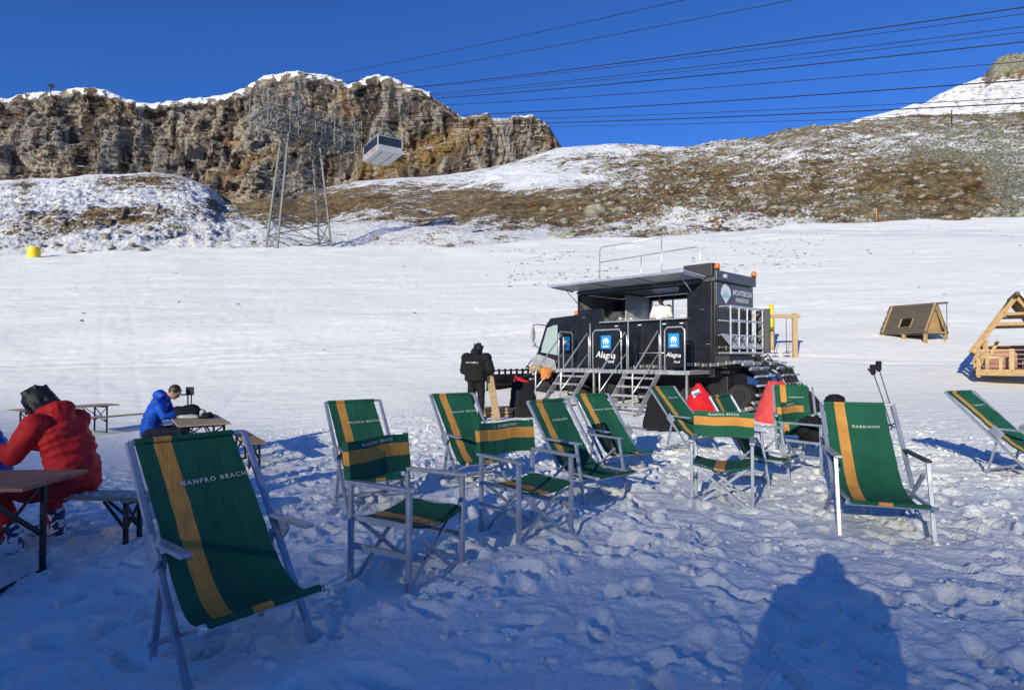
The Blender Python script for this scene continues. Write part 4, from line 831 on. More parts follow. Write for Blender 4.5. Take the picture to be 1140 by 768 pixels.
b = MB(); b.box((-.078, -.005, -.037), (.078, .004, .037)); b.box((-.072, -.006, -.032), (.072, -.005, .032), 1); b.box((-.072, .004, .005), (-.04, .006, .032), 2)
tag(b.build('mobile_phone', [M['dgrey'], M['glass'], M['glass']], None, .002, loc=(.02, -.06, 1.39)), 'mobile phone held up in both hands by the person taking the photograph', 'phone')

# ================================================================== THINGS ON THE BLUE PERSON'S TABLE
def place(o, p, rz=0): o.location = p; o.rotation_euler = (0, 0, rz); return o
tz = gz(-5.08, 9.62) - .02 + .76
def lump(name, mat, size, loc, label, cat, rz=0, sub=0.25, seed=1, voxel=None, mats=None):
    b = MB(); rs = random.Random(seed)
    b.ell((0, 0, size[2] * .5), (size[0] * .5, size[1] * .5, size[2] * .5), 20, 12, fn=lambda q: Vector((abs(q.x) ** .8 * (1 if q.x > 0 else -1), abs(q.y) ** .8 * (1 if q.y > 0 else -1), q.z)) * (1 + sub * float(fbm(np.array(q.x * 2.2 + seed), np.array(q.y * 2 + q.z * 1.9), 3, seed))))
    return tag(b.build(name, mat, None, loc=loc, rot=(0, 0, rz)), label, cat)
lump('backpack', M['blackf'], (.46, .30, .20), (-5.36, 9.82, tz), 'small black bag with a grey edge lying on the blue person\'s table', 'bag', .3, .3, 3)
lump('scarf', M['ltgrey'], (.34, .10, .07), (-5.26, 9.66, tz), 'pale grey scarf at the front of the black bag on the table', 'scarf', .1, .3, 5)
lump('cap', M['blackf'], (.18, .16, .10), (-4.98, 9.72, tz), 'black cap right of the grey bottle on the table', 'cap', .2, .3, 6)
b = MB(); b.tube([(0, 0, 0), (0, 0, .11), (0, 0, .14)], [.05, .05, .03], 14); o = tag(b.build('drinking_cup', M['ltgrey'], loc=(-5.10, 9.80, tz)), 'pale grey cup between the black bag and the cap', 'cup')
r = empty('camera_stand', (-5.47, 10.02, tz), .4, 'slim black stand with a screen and clamp rising from the table', 'stand')
b = MB(); b.tube([(0, 0, 0), (0, 0, .50)], .012, 8); b.tube([(.05, .02, 0), (.05, .02, .44)], .01, 8); b.build('pole', M['blackm'], r)
b = MB(); b.box((-.03, -.02, .36), (.09, .03, .50)); b.build('screen', M['dgrey'], r, .006)
b = MB(); b.tube([(-.03, 0, .37), (-.10, 0, .37), (-.12, 0, .41), (-.09, 0, .45)], .012, 8); b.build('clamp', M['blackm'], r)
b = MB(); b.box((-.07, -.06, 0), (.1, .08, .02)); b.build('base', M['blackm'], r, .005)

# ================================================================== SKI POLES, BEAN BAGS, BAGS
for i, (tx_, ty_, d, bx_, lb) in enumerate([(970.5, 410, 11.6, 993, 'left one of the two ski poles planted in the snow, black glove on its grip'), (977, 406, 11.75, 998, 'right one of the two ski poles planted in the snow, black glove on its grip')]):
    top_ = at(tx_, ty_, d); bot_ = Vector((U(bx_) * d, d, gz(U(bx_) * d, d) - .05)); r = empty('ski_pole', bot_, 0, lb, 'ski pole', 'ski poles with gloves'); v = top_ - bot_
    b = MB(); b.tube([(0, 0, 0), tuple(v * .5 + Vector((.012, 0, 0))), tuple(v * .92)], .010, 8); b.build('shaft', M['dgrey'], r)
    b = MB(); b.tube([tuple(v * .12 - v.normalized() * .006), tuple(v * .12 + v.normalized() * .006)], .045, 12); b.build('basket', M['blackm'], r)
    b = MB(); g_ = v * .95; b.ell(g_, (.055, .045, .075), 12, 10)
    for k in range(4): b.tube([g_ + Vector((-.04 + .026 * k, 0, .03)), g_ + Vector((-.055 + .03 * k, -.01, .10)), g_ + Vector((-.06 + .03 * k, -.03, .14))], [.018, .017, .012], 8)
    b.tube([g_ + Vector((-.04, 0, 0)), g_ + Vector((-.085, 0, .03)), g_ + Vector((-.10, -.01, .07))], [.02, .018, .013], 8); remesh(b, 'glove', M['blackf'], r, .009, 1)
def beanbag(x, y, yaw, mat, w, h, label, logo=False, ap=.15):
    r = empty('bean_bag', (x, y, gz(x, y) - .03), R(yaw), label, 'bean bag', 'bean bags on the snow'); b = MB(); n = 22; rows = []
    for i in range(n):
        q = i / (n - 1); zz_ = h * (q ** .9); wd = w * .5 * (1 - (1 - ap) * q ** 1.05) * (1 if q > .1 else (.80 + 2 * q)); dp = w * .42 * (1 - .92 * q ** 1.1) * (1 if q > .1 else (.8 + 2 * q)); off = .18 * q
        rows.append([Vector((wd * math.copysign(abs(math.cos(a)) ** .7, math.cos(a)), off + dp * math.copysign(abs(math.sin(a)) ** .8, math.sin(a)), zz_)) * (1 + .018 * math.sin(a * 5 + i * .8)) for a in np.linspace(0, 2 * math.pi, 33)])
    b.sheet(rows, 33, n); k = len(b.v); b.v.append((0, .18, h * 1.0)); 
    o = b.build('cushion', mat, r)
    if logo:
        b = MB(); b.box((.12, -.02, h * .42), (.30, .0, h * .72)); b.box((.13, -.026, h * .47), (.29, -.021, h * .56), 1); b.box((.13, -.026, h * .61), (.29, -.021, h * .67), 1); l_ = b.build('label_patch', [M['white'], M['logoblue']], r); l_.rotation_euler = (R(-12), R(-20), 0); l_.location = (-.14, -.10, .10)
    return r
beanbag(4.02, 12.5, 12, M['redb'], 1.2, .92, 'bright red bean bag with a small white and blue label patch', True, .06)
beanbag(6.0, 13.2, 20, M['pinkred'], 1.2, .92, 'faded red bean bag beside the dark comb behind the snowcat', False, .35)
beanbag(3.0, 11.8, -10, M['blackf'], .85, .66, 'black bean bag under the second metal stairs behind the farthest deckchair', False, .6)
beanbag(.28, 14.2, 10, M['blackf'], .72, .85, 'black bean bag between the wood pile and the first metal stairs', False, .7)
aP = Vector((3.68, 7.3, gz(3.66, 7.25) - .075 + .43))
lump('backpack', M['blackf'], (.34, .26, .30), aP, 'black backpack on the seat of the folding armchair behind the large deckchair', 'backpack', .5, .3, 9)
lump('helmet', M['blackf'], (.30, .26, .24), (4.62, 8.5, gz(4.6, 8.5) + .62), 'black bundle lying on the deckchair behind the GABBIANO deckchair', 'bag', .5, .2, 12)
# ================================================================== SNOWCAT WITH A KITCHEN ON ITS BACK
KX, KY = 5.18, 15.2; ZG = -.14
sc_ = empty('snowcat', (KX, KY, 0), math.atan2(-.722, .692), 'black snowcat carrying an open kitchen cabin with awning, platform and two stairs', 'snowcat', size=1)
def P3(u, v, z): return Vector((-u, v, z))          # u runs from the tail to the nose, v across, away from the viewer
def bx3(mb, u0, u1, v0, v1, z0, z1, mi=0): mb.box((-u1, v0, z0), (-u0, v1, z1), mi); return mb
L_, Wd_ = 4.53, 2.25
b = MB()
bx3(b, 0, L_, 0, Wd_, .98, 1.10)                                   # floor
bx3(b, .0, .05, .05, Wd_ - .05, 1.10, 3.33)                        # tail wall
bx3(b, L_ - .05, L_, 0, Wd_, 1.10, 3.33)                           # front wall
bx3(b, .76, 3.52, .002, .05, 1.10, 2.40); bx3(b, 3.52, L_ - .05, .002, .05, 1.10, 2.82); bx3(b, .05, .76, .002, .05, 1.10, 3.33)   # near wall below the hatch
bx3(b, .76, 1.0, .004, .05, 3.10, 3.33); bx3(b, 1.0, L_ - .05, .004, .05, 3.28, 3.33)
for z0, z1 in ((1.10, 2.42), (3.22, 3.33)): bx3(b, .05, L_ - .05, Wd_ - .05, Wd_, z0, z1)
bx3(b, .05, 1.7, Wd_ - .05, Wd_, 2.42, 3.22); bx3(b, 3.3, L_ - .05, Wd_ - .05, Wd_, 2.42, 3.22)      # far wall with its window
b.build('cabin_wall', M['black'], sc_, .008)
b = MB(); bx3(b, -.02, L_ + .03, -.02, Wd_ + .02, 3.34, 3.42); bx3(b, .0, L_, .02, Wd_ - .02, 3.42, 3.46); b.build('roof', M['greyp'], sc_, .015)
b = MB(); bx3(b, 1.6, 4.1, .1, .22, 3.47, 3.62); bx3(b, 3.9, 4.15, .1, .5, 3.47, 3.58); b.build('roof_fairing', M['dgrey'], sc_, .02)
b = MB(); bx3(b, .02, .85, -.03, .35, 3.47, 3.82); b.build('roof_box', M['dgrey'], sc_, .02)
b = MB(); bx3(b, -.10, -.02, -.03, Wd_ + .03, 3.36, 3.62); b.build('tail_fascia', M['greyp'], sc_, .015)
# window in the far wall
b = MB()
for (u0, u1, z0, z1) in ((1.7, 3.3, 2.42, 2.46), (1.7, 3.3, 3.18, 3.22), (1.7, 1.74, 2.46, 3.18), (3.26, 3.3, 2.46, 3.18), (2.5, 2.53, 2.46, 3.18)): bx3(b, u0, u1, Wd_ - .06, Wd_ + .01, z0, z1)
wf = b.build('window_frame', M['steel'], sc_, .004)
b = MB(); bx3(b, 1.74, 3.26, Wd_ - .03, Wd_ - .02, 2.46, 3.18); b.build('pane', M['kglass'], wf)
# hatch raised as an awning
b = MB(); tp = [P3(4.72, -.02, 3.44), P3(.2, -.02, 3.44), P3(.2, -1.1, 3.50), P3(4.72, -1.1, 3.50)]
k = len(b.v); b.v += [tuple(p) for p in tp] + [tuple(p + Vector((0, 0, .05))) for p in tp]
for q in [(0, 1, 2, 3), (7, 6, 5, 4), (0, 4, 5, 1), (1, 5, 6, 2), (2, 6, 7, 3), (3, 7, 4, 0)]: b.face([k + i for i in q])
aw = b.build('awning', M['ltgrey'], sc_, .008)
b = MB()
for u_ in (.25, 1.7, 3.2, 4.66): b.bar(P3(u_, -.06, 3.415), P3(u_, -1.06, 3.475), .04, .03)
b.bar(P3(.2, -1.12, 3.51), P3(4.72, -1.12, 3.51), .03, .06); b.build('awning_rib', M['alub'], aw)
for u_ in (.5, 4.4):
    b = MB(); b.tube([P3(u_, -.02, 2.95), P3(u_, -.75, 3.44)], .014, 8); b.build('gas_strut', M['steel'], aw)
# counter and serving hatch trim
b = MB(); bx3(b, .72, 3.56, -.16, .12, 2.401, 2.435); b.build('counter', M['alub'], sc_, .006)
b = MB(); bx3(b, .76, 3.5, .02, .035, 2.44, 2.72); b.build('counter_glass', M['kglass'], sc_)
b = MB(); bx3(b, .06, .74, -.03, 0, 1.62, 2.80); bx3(b, .10, .20, -.045, -.03, 1.72, 1.735, 1); bx3(b, .25, .36, -.045, -.03, 2.62, 2.63, 1)
b.build('side_hatch', [M['black'], M['alub']], sc_, .008)
b = MB(); bx3(b, 3.56, 4.5, -.03, 0, 1.12, 2.84); bx3(b, 4.2, 4.3, -.045, -.03, 2.60, 2.615, 1); b.build('side_hatch', [M['black'], M['alub']], sc_, .008)
for u0, u1 in ((.80, 1.30), (1.33, 2.1), (2.13, 2.9), (2.93, 3.5)):
    b = MB(); bx3(b, u0, u1, -.02, 0, 1.14, 2.36); bx3(b, u0 + .05, u0 + .16, -.035, -.02, 2.28, 2.31, 1); b.build('lower_panel', [M['black'], M['white']], sc_, .006)
# inner fittings
b = MB(); bx3(b, 2.2, 4.4, 1.3, 2.15, 1.1, 2.36); bx3(b, .6, 2.0, 1.7, 2.15, 1.1, 2.32); bx3(b, 1.0, 3.4, .1, .6, 1.1, 2.30); b.build('worktop', M['steel'], sc_, .01)
b = MB(); bx3(b, 3.4, 4.4, 1.85, 2.15, 2.75, 3.25); bx3(b, .2, 1.5, 1.85, 2.15, 2.8, 3.2); b.build('wall_cupboard', M['dgrey'], sc_, .01)
b = MB(); bx3(b, 3.34, 3.38, .9, 2.15, 2.36, 3.3); b.build('partition', M['ltgrey'], sc_)
b = MB(); bx3(b, .06, L_ - .06, Wd_ - .06, Wd_ - .052, 1.12, 2.41); bx3(b, L_ - .062, L_ - .054, .06, Wd_ - .07, 1.12, 3.3); bx3(b, .06, 1.68, Wd_ - .06, Wd_ - .052, 2.44, 3.3); bx3(b, 3.32, L_ - .08, Wd_ - .06, Wd_ - .052, 2.44, 3.3); b.build('inner_liner', M['steel'], sc_)
# tail: sign board, bottle rack, swung door
b = MB(); bx3(b, -.05, 0, .06, 2.19, 2.72, 3.32); sg = b.build('sign_board', M['greyp'], sc_, .01)
def tailp(x, z): return Vector((.054, x, z))       # reads from the viewer's left (v small) to right
pet = MB(); cx_, cz_ = .56, 3.05
outl = [(-.33, -.02), (-.29, .12), (-.17, .22), (0, .265), (.17, .22), (.29, .12), (.33, -.02), (.17, -.14), (0, -.27), (-.17, -.14)]
pet.v = [tuple(tailp(cx_ + a * .88, cz_ + c)) for a, c in outl]; pet.face(list(range(10))); pet.build('emblem', M['lettering'], sg)
pk = MB()
for (a, w_, h_) in ((-.16, .05, .10), (-.06, .06, .17), (.05, .055, .20), (.15, .05, .12)):
    n_ = len(pk.v); pk.v += [tuple(tailp(cx_ + a - w_, cz_ - .10) + Vector((.003, 0, 0))), tuple(tailp(cx_ + a + w_, cz_ - .10) + Vector((.003, 0, 0))), tuple(tailp(cx_ + a + w_ * .25, cz_ - .10 + h_) + Vector((.003, 0, 0))), tuple(tailp(cx_ + a - w_ * .4, cz_ - .10 + h_ * .92) + Vector((.003, 0, 0)))]; pk.face([n_, n_ + 1, n_ + 2, n_ + 3])
pk.build('emblem_peaks', M['ltblue'], sg)
text_obj('MONTEROSA', .20, M['lettering'], sg, lambda x, y: tailp(1.53 + x * .95, 3.11 + y), 1, .003); text_obj('FREERIDE', .155, M['lettering'], sg, lambda x, y: tailp(1.50 + x * 1.2, 2.92 + y), 1, .002)
b = MB(); u0 = -.34
for i in range(5):
    v_ = lin(.22, 2.12, i / 4); b.bar(P3(u0, v_, 1.50), P3(u0, v_, 2.70), .035); b.bar(P3(-.02, v_, 1.50), P3(u0, v_, 1.50), .03)
    b.bar(P3(-.02, v_, 2.70), P3(u0, v_, 2.70), .03)
for i in range(5):
    z_ = lin(1.50, 2.70, [0, .12, .38, .70, 1][i]); b.bar(P3(u0 - .002, .2, z_), P3(u0 - .002, 2.14, z_), .04 if i else .06)
    if i < 4: b.bar(P3(-.03, .2, z_), P3(-.03, 2.14, z_), .03)
b.build('ski_rack', M['alub'], sc_, .003)
b = MB()
for i in range(4):
    v0 = lin(.22, 2.12, i / 4); v1 = lin(.22, 2.12, (i + 1) / 4)
    b.sheet([[P3(-.04, v0 + .03, 2.0), P3(-.04, v1 - .03, 2.0)], [P3(u0, v0 + .03, 1.64), P3(u0, v1 - .03, 1.64)], [P3(u0 - .04, v0 + .03, 1.60), P3(u0 - .04, v1 - .03, 1.60)]], 2, 3)
b.build('rack_chute', M['ltgrey'], sc_)
b = MB(); bx3(b, -.30, -.02, .10, 2.20, 1.44, 1.48); bx3(b, -.012, -.004, .12, 2.18, 1.5, 2.7); b.build('rack_back', M['dgrey'], sc_)
b = MB(); b.box((0, 0, 1.50), (.42, .04, 2.74)); dr = b.build('tail_door', M['black'], sc_, .01); dr.location = (.04, 2.28, 0); dr.rotation_euler = (0, 0, R(14))
b = MB(); b.box((.04, -.01, 1.55), (.38, -.002, 2.69)); b.build('door_liner', M['dgrey'], dr)
b = MB(); bx3(b, -.02, .03, .6, .66, 1.58, 1.68); b.build('marker_plate', M['yelp'], sc_)
for (u_, v_) in ((-.06, .08), (-.06, 2.22)):
    b = MB(); b.tube([P3(u_, v_, 3.62), P3(u_, v_, 3.66)], .06, 14); bb = b.build('beacon_base', M['blackm'], sc_)
    b = MB(); b.tube([P3(u_, v_, 3.66), P3(u_, v_, 3.76), P3(u_, v_, 3.80)], [.075, .07, .04], 16); b.build('beacon_lens', M['beacon'], bb)
b = MB(); b.tube([P3(-.16, .22, 3.47), P3(-.24, .22, 3.46)], .06, 14); b.build('work_lamp', M['alub'], sc_)
# roof railing
def rail(mb, pts, r=.018): mb.tube(pts, r, 8)
v_ = .9
b = MB(); rail(b, [P3(4.36, v_, 3.46), P3(4.36, v_, 4.80), P3(4.27, v_, 4.90), P3(2.09, v_, 4.90)]); rail(b, [P3(2.09, v_, 3.46), P3(2.09, v_, 4.95)]); b.build('roof_railing', M['alub'], sc_)
b = MB(); rail(b, [P3(4.36, v_ + .01, 4.42), P3(1.0, v_ + .01, 4.47), P3(.87, v_ + .01, 4.38), P3(.87, v_ + .01, 3.46)], .016); rail(b, [P3(2.8, v_ + .01, 3.46), P3(2.8, v_ + .01, 4.44)], .016); rail(b, [P3(2.09, v_ + .01, 3.9), P3(.87, v_ + .01, 3.92)], .012)
b.build('roof_railing', M['alub'], sc_)
# chassis
b = MB(); bx3(b, -.1, 6.1, .55, 1.7, .35, .96); bx3(b, 0, 4.3, .02, 2.2, .86, .975); bx3(b, -.25, .0, .3, 1.9, .95, 1.42); b.build('chassis', M['blackm'], sc_, .02)
b = MB(); bx3(b, -.35, .6, .08, 2.1, 1.10, 1.42); b.build('tail_step', M['dgrey'], sc_, .02)
# tracks
def track(v0, v1):
    tr_ = MB(); us_ = (-.62, 6.0); r0 = .56; zc = ZG + r0 + .06; path = []
    for a in np.linspace(90, 270, 13): path.append((us_[0] + r0 * math.cos(R(a)), zc + .18 + r0 * math.sin(R(a))))
    for q in np.linspace(.08, .92, 16): path.append((lin(us_[0], us_[1], q), ZG + .04))
    for a in np.linspace(-90, 90, 11): path.append((us_[1] + .42 * math.cos(R(a)), zc + .42 * math.sin(R(a))))
    for q in np.linspace(.04, .96, 22): path.append((lin(us_[1], us_[0], q), lin(zc + .42, zc + .18 + r0, q) - .05 * math.sin(q * math.pi * 5) ** 2))
    n = len(path); k = len(tr_.v)
    for (u_, z_) in path: tr_.v += [tuple(P3(u_, v0, z_)), tuple(P3(u_, v1, z_))]
    for i in range(n): a, c = k + 2 * i, k + 2 * ((i + 1) % n); tr_.face([a, a + 1, c + 1, c])
    cl = tr_; L = [0]
    for i in range(n): L.append(L[-1] + math.hypot(path[(i + 1) % n][0] - path[i][0], path[(i + 1) % n][1] - path[i][1]))
    pu = np.array([p[0] for p in path] + [path[0][0]]); pz = np.array([p[1] for p in path] + [path[0][1]]); N_ = int(L[-1] / .21)
    for i in range(N_):
        s_ = L[-1] * i / N_; u_ = np.interp(s_, L, pu); z_ = np.interp(s_, L, pz); s2 = (s_ + .02) % L[-1]; u2 = np.interp(s2, L, pu); z2 = np.interp(s2, L, pz); d = Vector((-(u2 - u_), 0, z2 - z_)).normalized(); nn = Vector((d.z, 0, -d.x))
        cen = P3((us_[0] + us_[1]) / 2, 0, zc); p_ = P3(u_, 0, z_)
        if nn.dot(p_ - cen) < 0 and not (us_[0] + .1 < u_ < us_[1] - .1): nn = -nn
        if us_[0] + .1 < u_ < us_[1] - .1: nn = Vector((0, 0, 1 if z_ > zc else -1))
        for a_, c_ in ((v0 - .14, (v0 + v1) / 2 - .05), ((v0 + v1) / 2 + .05, v1 + .10)): cl.bar(P3(u_, a_, z_) + nn * .045, P3(u_, c_, z_) + nn * .045, .045, .085, up=tuple(nn), mi=1)
    o = tr_.build('track', [M['rubber'], M['alub']], sc_)
    for i in range(6):
        u_ = lin(us_[0], us_[1], i / 5); rr_ = .34 if 0 < i < 5 else (.30 if i == 0 else .32)
        wv = MB(); wv.tube([P3(u_, v0 + .12, ZG + .08 + rr_ + (.16 if i == 0 else 0)), P3(u_, v1 - .12, ZG + .08 + rr_ + (.16 if i == 0 else 0))], rr_, 24); wv.tube([P3(u_, v0 + .08, ZG + .08 + rr_ + (.16 if i == 0 else 0)), P3(u_, v0 + .12, ZG + .08 + rr_ + (.16 if i == 0 else 0))], rr_ * .5, 18, 1); wv.build('road_wheel', [M['rubber'], M['blackm']], o)
track(-.05, .75); track(1.55, 2.35)
# hydraulic hoses at the tail
b = MB(); rs = random.Random(4)
for i in range(14):
    v_ = rs.uniform(.8, 2.4); u0_ = rs.uniform(-.3, -.1); b.tube([P3(u0_, v_, 1.0), P3(u0_ - .4, v_ + rs.uniform(-.2, .2), 1.15 + rs.uniform(0, .35)), P3(u0_ - .9, v_ + rs.uniform(-.3, .5), .9 + rs.uniform(-.1, .2)), P3(u0_ - 1.15, v_ + rs.uniform(-.3, .3), .4)], .022, 7)
b.bar(P3(-.1, 1.0, .5), P3(-1.3, 1.0, .45), .12); b.bar(P3(-.1, 1.5, .5), P3(-1.3, 1.5, .45), .12); b.bar(P3(-.2, 1.25, 1.0), P3(-1.2, 1.25, .6), .10); b.build('hydraulic_hose', M['rubber'], sc_)
# tiller with comb flap at the tail
b = MB(); b.tube([P3(-1.35, .3, .36), P3(-1.35, 2.2, .36)], .24, 20); bx3(b, -1.5, -1.2, .25, 2.25, .48, .60); 
b.build('tiller', M['blackm'], sc_, .01)
b = MB(); rows = []
for i in range(10):
    q = i / 9; rows.append([P3(-1.38 - .75 * q, lin(.1, 2.3, j / 40), lin(.62, .02, q ** .8) + ZG * q + .05 * math.sin(j * 1.9 + i) * (1 - q * .4) + (.04 if j % 2 else 0)) for j in range(41)])
b.sheet(rows, 41, 10); o = b.build('finisher_comb', M['comb'], sc_); so_ = o.modifiers.new('s', 'SOLIDIFY'); so_.thickness = .03
# cab
cabp = [(4.56, .9), (6.5, .9), (6.6, 1.30), (6.36, 1.60), (6.0, 2.45), (5.80, 2.66), (4.56, 2.72)]
b = MB(); b.prism(cabp, lambda p, sd: P3(p[0], .12 + sd * 2.0, p[1])); cab = b.build('cab', M['black'], sc_, .03)
b = MB(); b.prism([(6.28, .92), (6.60, .95), (6.66, 1.30), (6.38, 1.50), (5.6, 1.30), (5.5, .92)], lambda p, sd: P3(p[0], .10 + sd * 2.04, p[1])); b.build('front_bumper', M['bumper'], cab, .03)
def quad(name, pts, mat, par): b = MB(); b.v = [tuple(p) for p in pts]; b.face(list(range(len(pts)))); return b.build(name, mat, par)
quad('side_window', [P3(5.45, .09, 1.45), P3(6.22, .09, 1.55), P3(5.90, .09, 2.34), P3(5.62, .09, 2.42), P3(5.45, .09, 2.42)], M['cabglass'], cab)
quad('windscreen', [P3(6.40, .2, 1.62), P3(6.40, 2.04, 1.62), P3(6.06, 2.04, 2.42), P3(6.06, .2, 2.42)], M['glass'], cab)
b = MB(); b.tube([P3(5.9, .15, 2.42), P3(6.0, -.25, 2.45), P3(6.05, -.42, 2.43), P3(6.05, -.42, 2.30)], .016, 8); b.tube([P3(6.2, .15, 1.6), P3(6.1, -.40, 1.85), P3(6.05, -.42, 2.0)], .014, 8); mi_ = b.build('mirror_arm', M['blackm'], cab)
b = MB(); b.ell(P3(6.05, -.44, 2.12), (.05, .11, .24), 14, 10); b.ell(P3(6.05, -.40, 1.80), (.06, .09, .09), 12, 8); b.build('mirror', M['ltgrey'], mi_)
b = MB(); b.tube([P3(4.85, .35, 2.66), P3(4.85, .35, 2.72)], .05, 12); bb = b.build('beacon_base', M['blackm'], cab); b = MB(); b.tube([P3(4.85, .35, 2.72), P3(4.85, .35, 2.86)], [.075, .06], 14); b.build('beacon_lens', M['beacon'], bb)
# bits hung between cab and cabin
b = MB(); rs = random.Random(2)
for i in range(3): b.tube([P3(4.72 + .06 * i, .0, 2.35), P3(4.70 + .04 * i, -.06, 2.1 + rs.random() * .2), P3(4.78 + .03 * i, -.04, 1.7)], .009, 6)
b.build('cable_bundle', M['blackm'], sc_)
# platform
b = MB()
for i in range(22): v_ = -1.02 + i * .047; b.bar(P3(.15, v_, 1.02), P3(4.4, v_, 1.02), .012, .05)
for i in range(18): u_ = .15 + i * .25; b.bar(P3(u_, -1.02, 1.015), P3(u_, -.01, 1.015), .012, .03)
b.bar(P3(.13, -1.05, 1.0), P3(4.42, -1.05, 1.0), .05, .10); b.bar(P3(.13, -1.05, 1.0), P3(.13, -.03, 1.0), .05, .09); b.bar(P3(4.42, -1.05, 1.0), P3(4.42, -.03, 1.0), .05, .09); pf = b.build('platform', M['steel'], sc_)
for u_ in (.2, 2.1, 3.1, 4.35):
    b = MB(); b.bar(P3(u_, -1.0, .95), P3(u_, -1.0, ZG - .05), .045); b.build('platform_leg', M['steel'], pf)
for (ua, ub) in ((2.12, 3.08), (.22, .78)):
    b = MB(); r_ = .08; b.tube([P3(ua, -1.06, 1.0), P3(ua, -1.06, 2.06), P3(ua + r_, -1.06, 2.14), P3(ub - r_, -1.06, 2.14), P3(ub, -1.06, 2.06), P3(ub, -1.06, 1.0)], .022, 10); rl = b.build('railing', M['alub'], pf)
    b = MB(); b.box((-ub + .04, -1.10, 1.12), (-ua - .04, -1.08, 2.08)); bd = b.build('banner_panel', M['black'], rl)
    c_ = -(ua + ub) / 2; w_ = min(.17, (ub - ua) * .27)
    b = MB(); b.box((c_ - w_, -1.106, 1.62), (c_ + w_, -1.102, 1.98)); b.build('emblem', M['logoblue'], bd)
    b = MB(); n_ = 14; k = 0; b.v = [tuple(Vector((c_ + w_ * .62 * math.cos(a), -1.110, 1.80 + .11 * math.sin(a)))) for a in np.linspace(0, math.pi, n_)]; b.face(list(range(n_)))
    for q in (-.4, 0, .4): n_ = len(b.v); b.v += [(c_ + w_ * q - .012, -1.110, 1.74), (c_ + w_ * q + .012, -1.110, 1.74), (c_ + w_ * q + .012, -1.110, 1.79), (c_ + w_ * q - .012, -1.110, 1.79)]; b.face([n_, n_ + 1, n_ + 2, n_ + 3])
    for zz_ in (1.69, 1.66): n_ = len(b.v); b.v += [(c_ - w_ * .6, -1.110, zz_), (c_ + w_ * .6, -1.110, zz_), (c_ + w_ * .6, -1.110, zz_ + .014), (c_ - w_ * .6, -1.110, zz_ + .014)]; b.face([n_, n_ + 1, n_ + 2, n_ + 3])
    b.build('emblem_print', M['lettering'], bd)
    k_ = 1 if ub - ua > .7 else .62
    text_obj('Alagna', .25 * k_, M['lettering'], bd, lambda x, y: Vector((c_ + x + y * .25, -1.106, 1.44 + y + x * -.06)), 1.0, .001); text_obj('Food', .13 * k_, M['lettering'], bd, lambda x, y: Vector((c_ + .14 * k_ + x + y * .25, -1.106, 1.27 + y)), 1.0, .001)
# end banner across the platform's nose end
b = MB(); b.tube([P3(4.42, -1.0, 1.0), P3(4.42, -1.0, 2.08), P3(4.42, -.92, 2.14), P3(4.42, -.45, 2.14), P3(4.42, -.38, 2.06), P3(4.42, -.38, 1.0)], .022, 10); rl = b.build('railing', M['alub'], pf)
b = MB(); b.box((-4.40, -.94, 1.5), (-4.385, -.44, 2.08)); bd = b.build('banner_panel', M['black'], rl); b = MB(); b.box((-4.383, -.86, 1.60), (-4.379, -.55, 2.0)); b.build('emblem', M['logoblue'], bd)
b = MB(); b.box((-4.377, -.80, 1.76), (-4.374, -.61, 1.88)); b.build('emblem_print', M['lettering'], bd)
def stairs(u0, u1):
    nst = 5; va, vb = -1.06, -2.15; zb = ZG + .02
    st = MB()
    for u_ in (u0, u1): st.bar(P3(u_, va, .98), P3(u_, vb - .05, zb - .1), .03, .14)
    s_ = st.build('stair_stringer', M['steel'], pf)
    for i in range(nst):
        q = (i + .6) / (nst); z_ = lin(.98, zb, q); v_ = lin(va, vb, q); t_ = MB()
        for k in range(5): t_.bar(P3(u0 + .02, v_ - .11 + .055 * k, z_), P3(u1 - .02, v_ - .11 + .055 * k, z_), .014, .03)
        t_.bar(P3(u0 + .02, v_ - .13, z_), P3(u1 - .02, v_ - .13, z_), .02, .05); t_.build('tread', M['steel'], s_)
    for u_ in (u0, u1):
        h = MB(); h.tube([P3(u_, va + .02, 1.0), P3(u_, va + .02, 1.95), P3(u_, va - .06, 2.05), P3(u_, vb - .02, 1.05), P3(u_, vb - .08, .95), P3(u_, vb - .08, zb - .05)], .019, 8); h.tube([P3(u_, va, 1.5), P3(u_, vb - .08, .5)], .014, 8); h.build('handrail', M['alub'], s_)
stairs(3.25, 4.2); stairs(.95, 1.95)
# tall posts of the railing
b = MB()
for u_ in (1.95, .95, 3.25): b.tube([P3(u_, -.98, 1.0), P3(u_, -.98, 2.35)], .018, 8)
b.tube([P3(1.93, -.5, 1.5), P3(.97, -.5, 1.5)], .012, 8); b.build('railing_post', M['alub'], pf)
# blade frame at the nose
bl = MB(); vs0, vs1 = -.9, 3.1; u_ = 7.7
for z_ in (.0, .30, .62, .92): bl.bar(P3(u_ + .08 * math.sin(z_ * 3), vs0, z_), P3(u_ + .08 * math.sin(z_ * 3), vs1, z_), .07, .05)
for i in range(15): v_ = lin(vs0, vs1, i / 14); bl.bar(P3(u_, v_, -.15), P3(u_ + .1, v_, .98), .05, .06)
bl.bar(P3(u_ - .05, vs0, .45), P3(u_ - .05, vs1, .45), .16, .10); bd_ = bl.build('blade', M['blackm'], sc_)
bl = MB(); bl.sheet([[P3(u_ + .12 + .10 * math.cos(q * 3.1), v_, lin(-.22, .80, q)) for v_ in np.linspace(vs0, vs1, 12)] for q in np.linspace(0, 1, 8)], 12, 8); o = bl.build('mouldboard', M['blackm'], bd_); o.modifiers.new('s', 'SOLIDIFY').thickness = .03
bl = MB()
for v_ in (.4, 1.8): bl.bar(P3(6.1, v_, .45), P3(8.05, v_, .35), .14, .16); bl.tube([P3(6.2, v_ + .2, .9), P3(7.9, v_ + .2, .6)], .05, 10)
